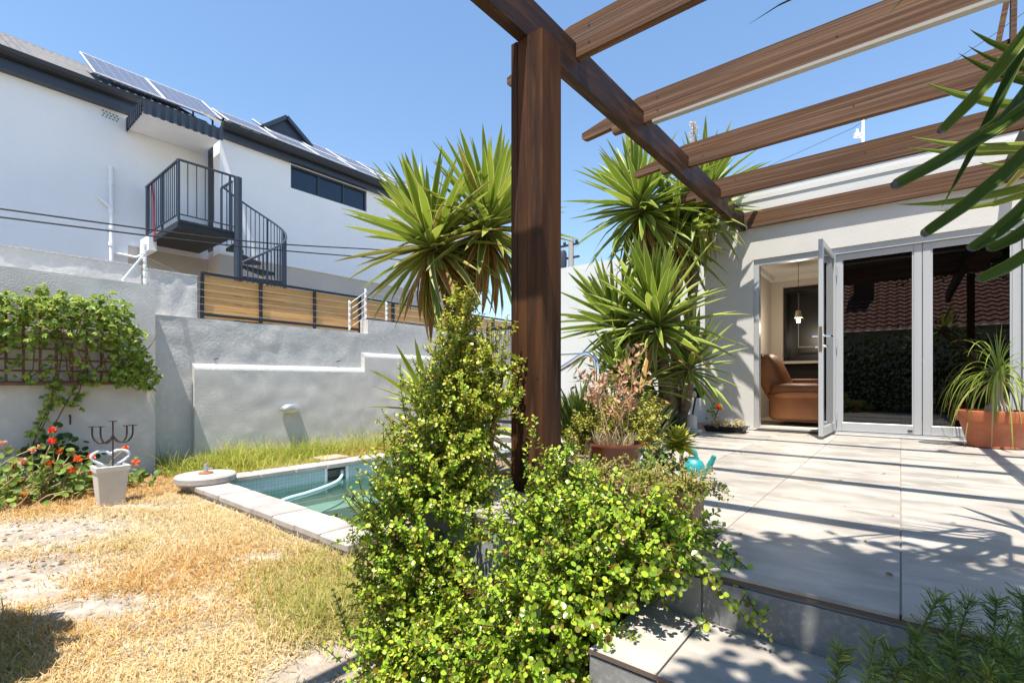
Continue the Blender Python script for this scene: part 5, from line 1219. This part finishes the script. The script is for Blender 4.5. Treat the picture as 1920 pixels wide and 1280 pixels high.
m_g1=leafmat('straw blade',[(.50,.37,.17),(.64,.50,.26),(.72,.60,.36),(.56,.38,.16)],.75,.3,.15)
m_g2=leafmat('rusty dry blade',[(.46,.235,.07),(.58,.34,.11),(.66,.45,.18)],.75,.3,.15)
m_g3=leafmat('green lawn blade',[(.26,.27,.05),(.38,.36,.08),(.48,.44,.14),(.18,.22,.03)],.6,.35,.2)
m_g4=leafmat('tall green blade',[(.15,.23,.025),(.29,.36,.045),(.45,.45,.08),(.58,.49,.14)],.55,.4,.25)
def z_of(x,y): return .5+.5*np.sin(0*x)
near=lambda x,y: np.clip(1.25-np.hypot(x,y)/9.5,.25,1)
base_d=lambda x,y: (1-bare(x,y)*.97)*np.clip((vnoise(x,y,1.6,1)*.6+vnoise(x,y,5,2)*.6+.02)*3.6,.22,1)*near(x,y)
ora=lambda x,y: np.clip((vnoise(x,y,.9,3)-.35)*3,0,1)*np.clip((2.2-np.abs(y-1.5))/1.2,0,1)*np.clip((-x-2.4)/1.2,0,1)
grn=lambda x,y: np.clip((vnoise(x,y,1.3,4)-.35)*3,0,1)*np.clip((3.2+x)/1.4+.35,.14,1)
XR,YR_=(-7.75,-1.2),(-.4,3.0)
V,F=blades(300000,XR,YR_,.035,.085,.0052,1.8,lambda x,y: base_d(x,y)*(1-.65*ora(x,y))*.75,21); grass('dry_lawn','pale straw coloured dry lawn between soil and pool','',V,F,m_g1) if False else grass('dry_lawn','pale straw coloured dry lawn between soil and pool',V,F,m_g1)
V,F=blades(220000,XR,YR_,.035,.08,.0052,1.6,lambda x,y: base_d(x,y)*ora(x,y),22); grass('dry_lawn','rusty orange dry lawn patch beside the pool coping',V,F,m_g2)
V,F=blades(120000,(-4.6,-1.2),(-.4,2.0),.04,.12,.005,1.1,lambda x,y: base_d(x,y)*grn(x,y)*.8,23); grass('green_lawn','yellow green lawn grass in the foreground near the bush',V,F,m_g3)
V,F=blades(22000,(-8.0,-6.35),(2.02,6.2),.12,.46,.008,1.2,lambda x,y: np.clip(.35+.8*vnoise(x,y,2.2,8)-.25*np.clip((y-3.6),0,1),0,1)*np.where(x<-7.3,.9,.25)*np.clip(1.4-.35*(y-2.5),.15,1),24); grass('tall_grass','tall green and yellow grass along the foot of the boundary wall',V,F,m_g4)
V,F=blades(9000,(-8.26,-6.4),(2.0,6.5),.05,.14,.006,1.3,lambda x,y: .9+0*x,26); grass('dry_verge','short dry grass verge between the pool coping and boundary wall',V,F,m_g2)
V,F=blades(9000,(-4.4,-2.3),(-.3,.6),.06,.15,.005,1.0,lambda x,y: np.clip((.12-y)*2.2+.7*vnoise(x,y,3,9)-.25,0,1)*np.clip((-x-2.2)/1.0,.0,1),25); grass('tall_grass','dark green long grass in the lower left corner',V,F,m_g4)
# leaf litter on the soil under the geraniums
n_=700; x=rng.uniform(-7.6,-4.2,n_); y=rng.uniform(-.1,1.9,n_); k=bare(x,y)>.25; k|=(x<-6.6); P=np.stack([x,y,np.full(n_,G+.006)],1)[k]; n_=len(P)
lt=cloud('leaf_litter',leafmat('dry litter',[(.14,.095,.06),(.25,.16,.09),(.10,.07,.05)],.9,.1,.1),None,P,rdir(n_)*[1,1,.15],rdir(n_)*.4+[0,0,1],rng.uniform(.02,.06,n_),*POINT); tag(lt,'dark dry leaves scattered on the bare soil','leaf litter',kind='stuff')
n_=420; x=rng.uniform(-7.0,-1.6,n_); y=rng.uniform(-.2,1.8,n_); k=free(x,y); P=np.stack([x,y,np.full(n_,G+.004)],1)[k]; n_=len(P); S_=rng.uniform(.008,.03,n_)
pb=cloud('soil_clods',m_soil,None,P,rdir(n_)*[1,1,0],np.tile([[0,0,1.]],(n_,1)),S_,[(-.5,-.4,0),(.5,-.45,0),(.55,.4,0),(-.45,.5,0),(0,0,.5)],[(0,1,4),(1,2,4),(2,3,4),(3,0,4)]); tag(pb,'small clods and pebbles strewn over the soil','soil clods',kind='stuff')

n_=46; x=rng.uniform(-1.5,1.2,n_); y=rng.uniform(1.65,6.6,n_); P=np.stack([x,y,np.full(n_,.004)],1)
fl_=cloud('fallen_leaves',leafmat('fallen leaf',[(.30,.17,.06),(.16,.10,.05),(.42,.28,.10)],.8,.1,.2),None,P,rdir(n_)*[1,1,.05],rdir(n_)*.2+[0,0,1],rng.uniform(.012,.034,n_),*POINT); tag(fl_,'few small dry leaves scattered on the patio tiles','leaf litter',kind='stuff')
# ================================================================== rosemary
m_ro=leafmat('rosemary needle',[(.05,.095,.02),(.10,.165,.03),(.18,.25,.04),(.32,.37,.07)],.5,.25,.3)
rm=thing('rosemary','dark green rosemary bush in the lower right corner','bush',(.22,1.0,G)); st_=[]
for u,v,d,h in ((1578,1215,.98,.18),(1640,1200,.95,.24),(1668,1215,.98,.2),(1690,1250,.96,.2),(1735,1225,1.02,.2),(1760,1120,1.12,.2),(1785,1145,1.10,.2),(1818,1125,1.12,.22),(1868,1122,1.12,.24),(1895,1160,1.08,.25),(1918,1115,1.1,.25),(1840,1190,1.0,.24),(1790,1210,.98,.22),(1880,1215,.95,.25),(1915,1230,.92,.25),(1830,1250,.92,.2),(1745,1265,.94,.2),(1930,1180,1.0,.25),(1860,1260,.9,.2),(1720,1190,1.06,.2),(1900,1270,.9,.2),(1770,1255,.92,.2),(1940,1130,1.1,.25),(1885,1185,1.05,.24)):
    e=W(u,v,d); b0=e-np.array([rng.normal(.01,.03),rng.normal(0,.03),h*1.6]); st_.append(smooth([np.array([.22,1.0,0])*[.25,.25,0]+b0*[.75,.75,1]-[0,0,.22],b0,b0*.4+e*.6+rng.normal(0,.016,3),e],6))
P=[];D=[]
for s in st_:
    s=np.array(s); n1=len(s)
    for i in range(4,n1-1):
        ax=norm((s[i+1]-s[i])[None])[0]
        for j in range(22):
            f=rng.random(); r_=rng.normal(0,1,3); r_-=ax*(r_@ax); r_/=np.linalg.norm(r_); P.append(s[i]*(1-f)+s[i+1]*f); D.append(r_+ax*rng.uniform(.25,1.0))
P=np.array(P);D=np.array(D);n_=len(P)
cloud('needles',m_ro,rm,P,D,rdir(n_),rng.uniform(.026,.048,n_),[(0,-.5,0),(0,.5,0),(.8,.4,.03),(1,0,0),(.8,-.4,.03)],[(0,1,2,3),(0,3,4,4)] if False else [(0,1,2,4),(4,2,3,3)] if False else [(0,1,2,4)],wid=np.full(n_,.0025))['kind']='stuff'
twigs(st_,mat('green stem',(.13,.14,.05),.7),'stems',rm,.002,5)

# ================================================================== off-frame plants whose shade falls into the picture
m_tl=leafmat('shade tree leaf',[(.05,.09,.02),(.09,.15,.03)],.5,.3,.3)
tt=thing('shade_tree','leafy tree overhanging the patio step and casting dappled shade','tree',(2.6,-.6,G))
MB().tube(smooth([(2.6,-.6,G),(2.5,-.5,1.2),(2.0,0,2.6),(1.2,.5,3.3)],6),[.13-.08*i/18 for i in range(19)],10).build('trunk',m_bark,tt)
P=[]
for c,r,n_ in (((1.6,.72,3.3),(1.1,.55,.35),3600),((.55,.72,3.2),(.45,.45,.3),700),((2.6,.6,3.3),(1.0,.6,.4),2000),((.42,.30,3.0),(.40,.30,.25),200),((.08,.78,3.2),(.34,.28,.2),420),((.2,.2,3.1),(.3,.3,.2),130),((1.3,.0,3.4),(1.2,.5,.4),1200),((2.2,-1.3,3.9),(1.6,1.3,.8),3500),((3.6,0,3.6),(1.2,1.2,.6),2000)):  # unseen crown, widened rearwards to hold skylight off the near patio
    a=np.array(c)+np.clip(rng.normal(0,.5,(int(n_*2.0),3)),-1.15,1.15)*np.array(r); P.append(a)
P=np.concatenate(P); n_=len(P); cloud('crown',m_tl,tt,P,rdir(n_),rdir(n_)*.6+[0,0,.8],rng.uniform(.05,.10,n_),*ROUND)['kind']='stuff'
ls=thing('corner_shrub','shrub shading the soil at the lower left corner','shrub',(-3.6,-.35,G))
P,_=in_ell(900,(-3.2,-.10,.10),(.5,.26,.40)); n_=len(P); cloud('leaves',m_tl,ls,P,rdir(n_),rdir(n_)*.6+[0,0,.8],rng.uniform(.09,.14,n_),*ROUND)['kind']='stuff'
twigs([smooth([(-3.6,-.32,G),(-3.6+rng.normal(0,.3),-.3,.2)],4) for k in range(6)],m_stem,'stems',ls,.008,5)

# dark foliage added behind the camera to darken the reflection in the door glass
hg=thing('added_hedge','dense unseen foliage added to darken the door glass reflection','added_hedge',(0,-4.3,G))
P=np.concatenate([in_ell(900,(x,-4.4+rng.normal(0,.1),.55+rng.normal(0,.1)),(.75,.5,1.7))[0] for x in np.arange(-4,4.1,.8)]); n_=len(P)
cloud('leaves',m_tl,hg,P,rdir(n_),rdir(n_)*.6+[0,0,.8],rng.uniform(.08,.14,n_),*ROUND)['kind']='stuff'
twigs([smooth([(x,-4.4,G),(x,-4.4,1.2)],4) for x in np.arange(-4,4.1,.8)],m_stem,'stems',hg,.02,5)
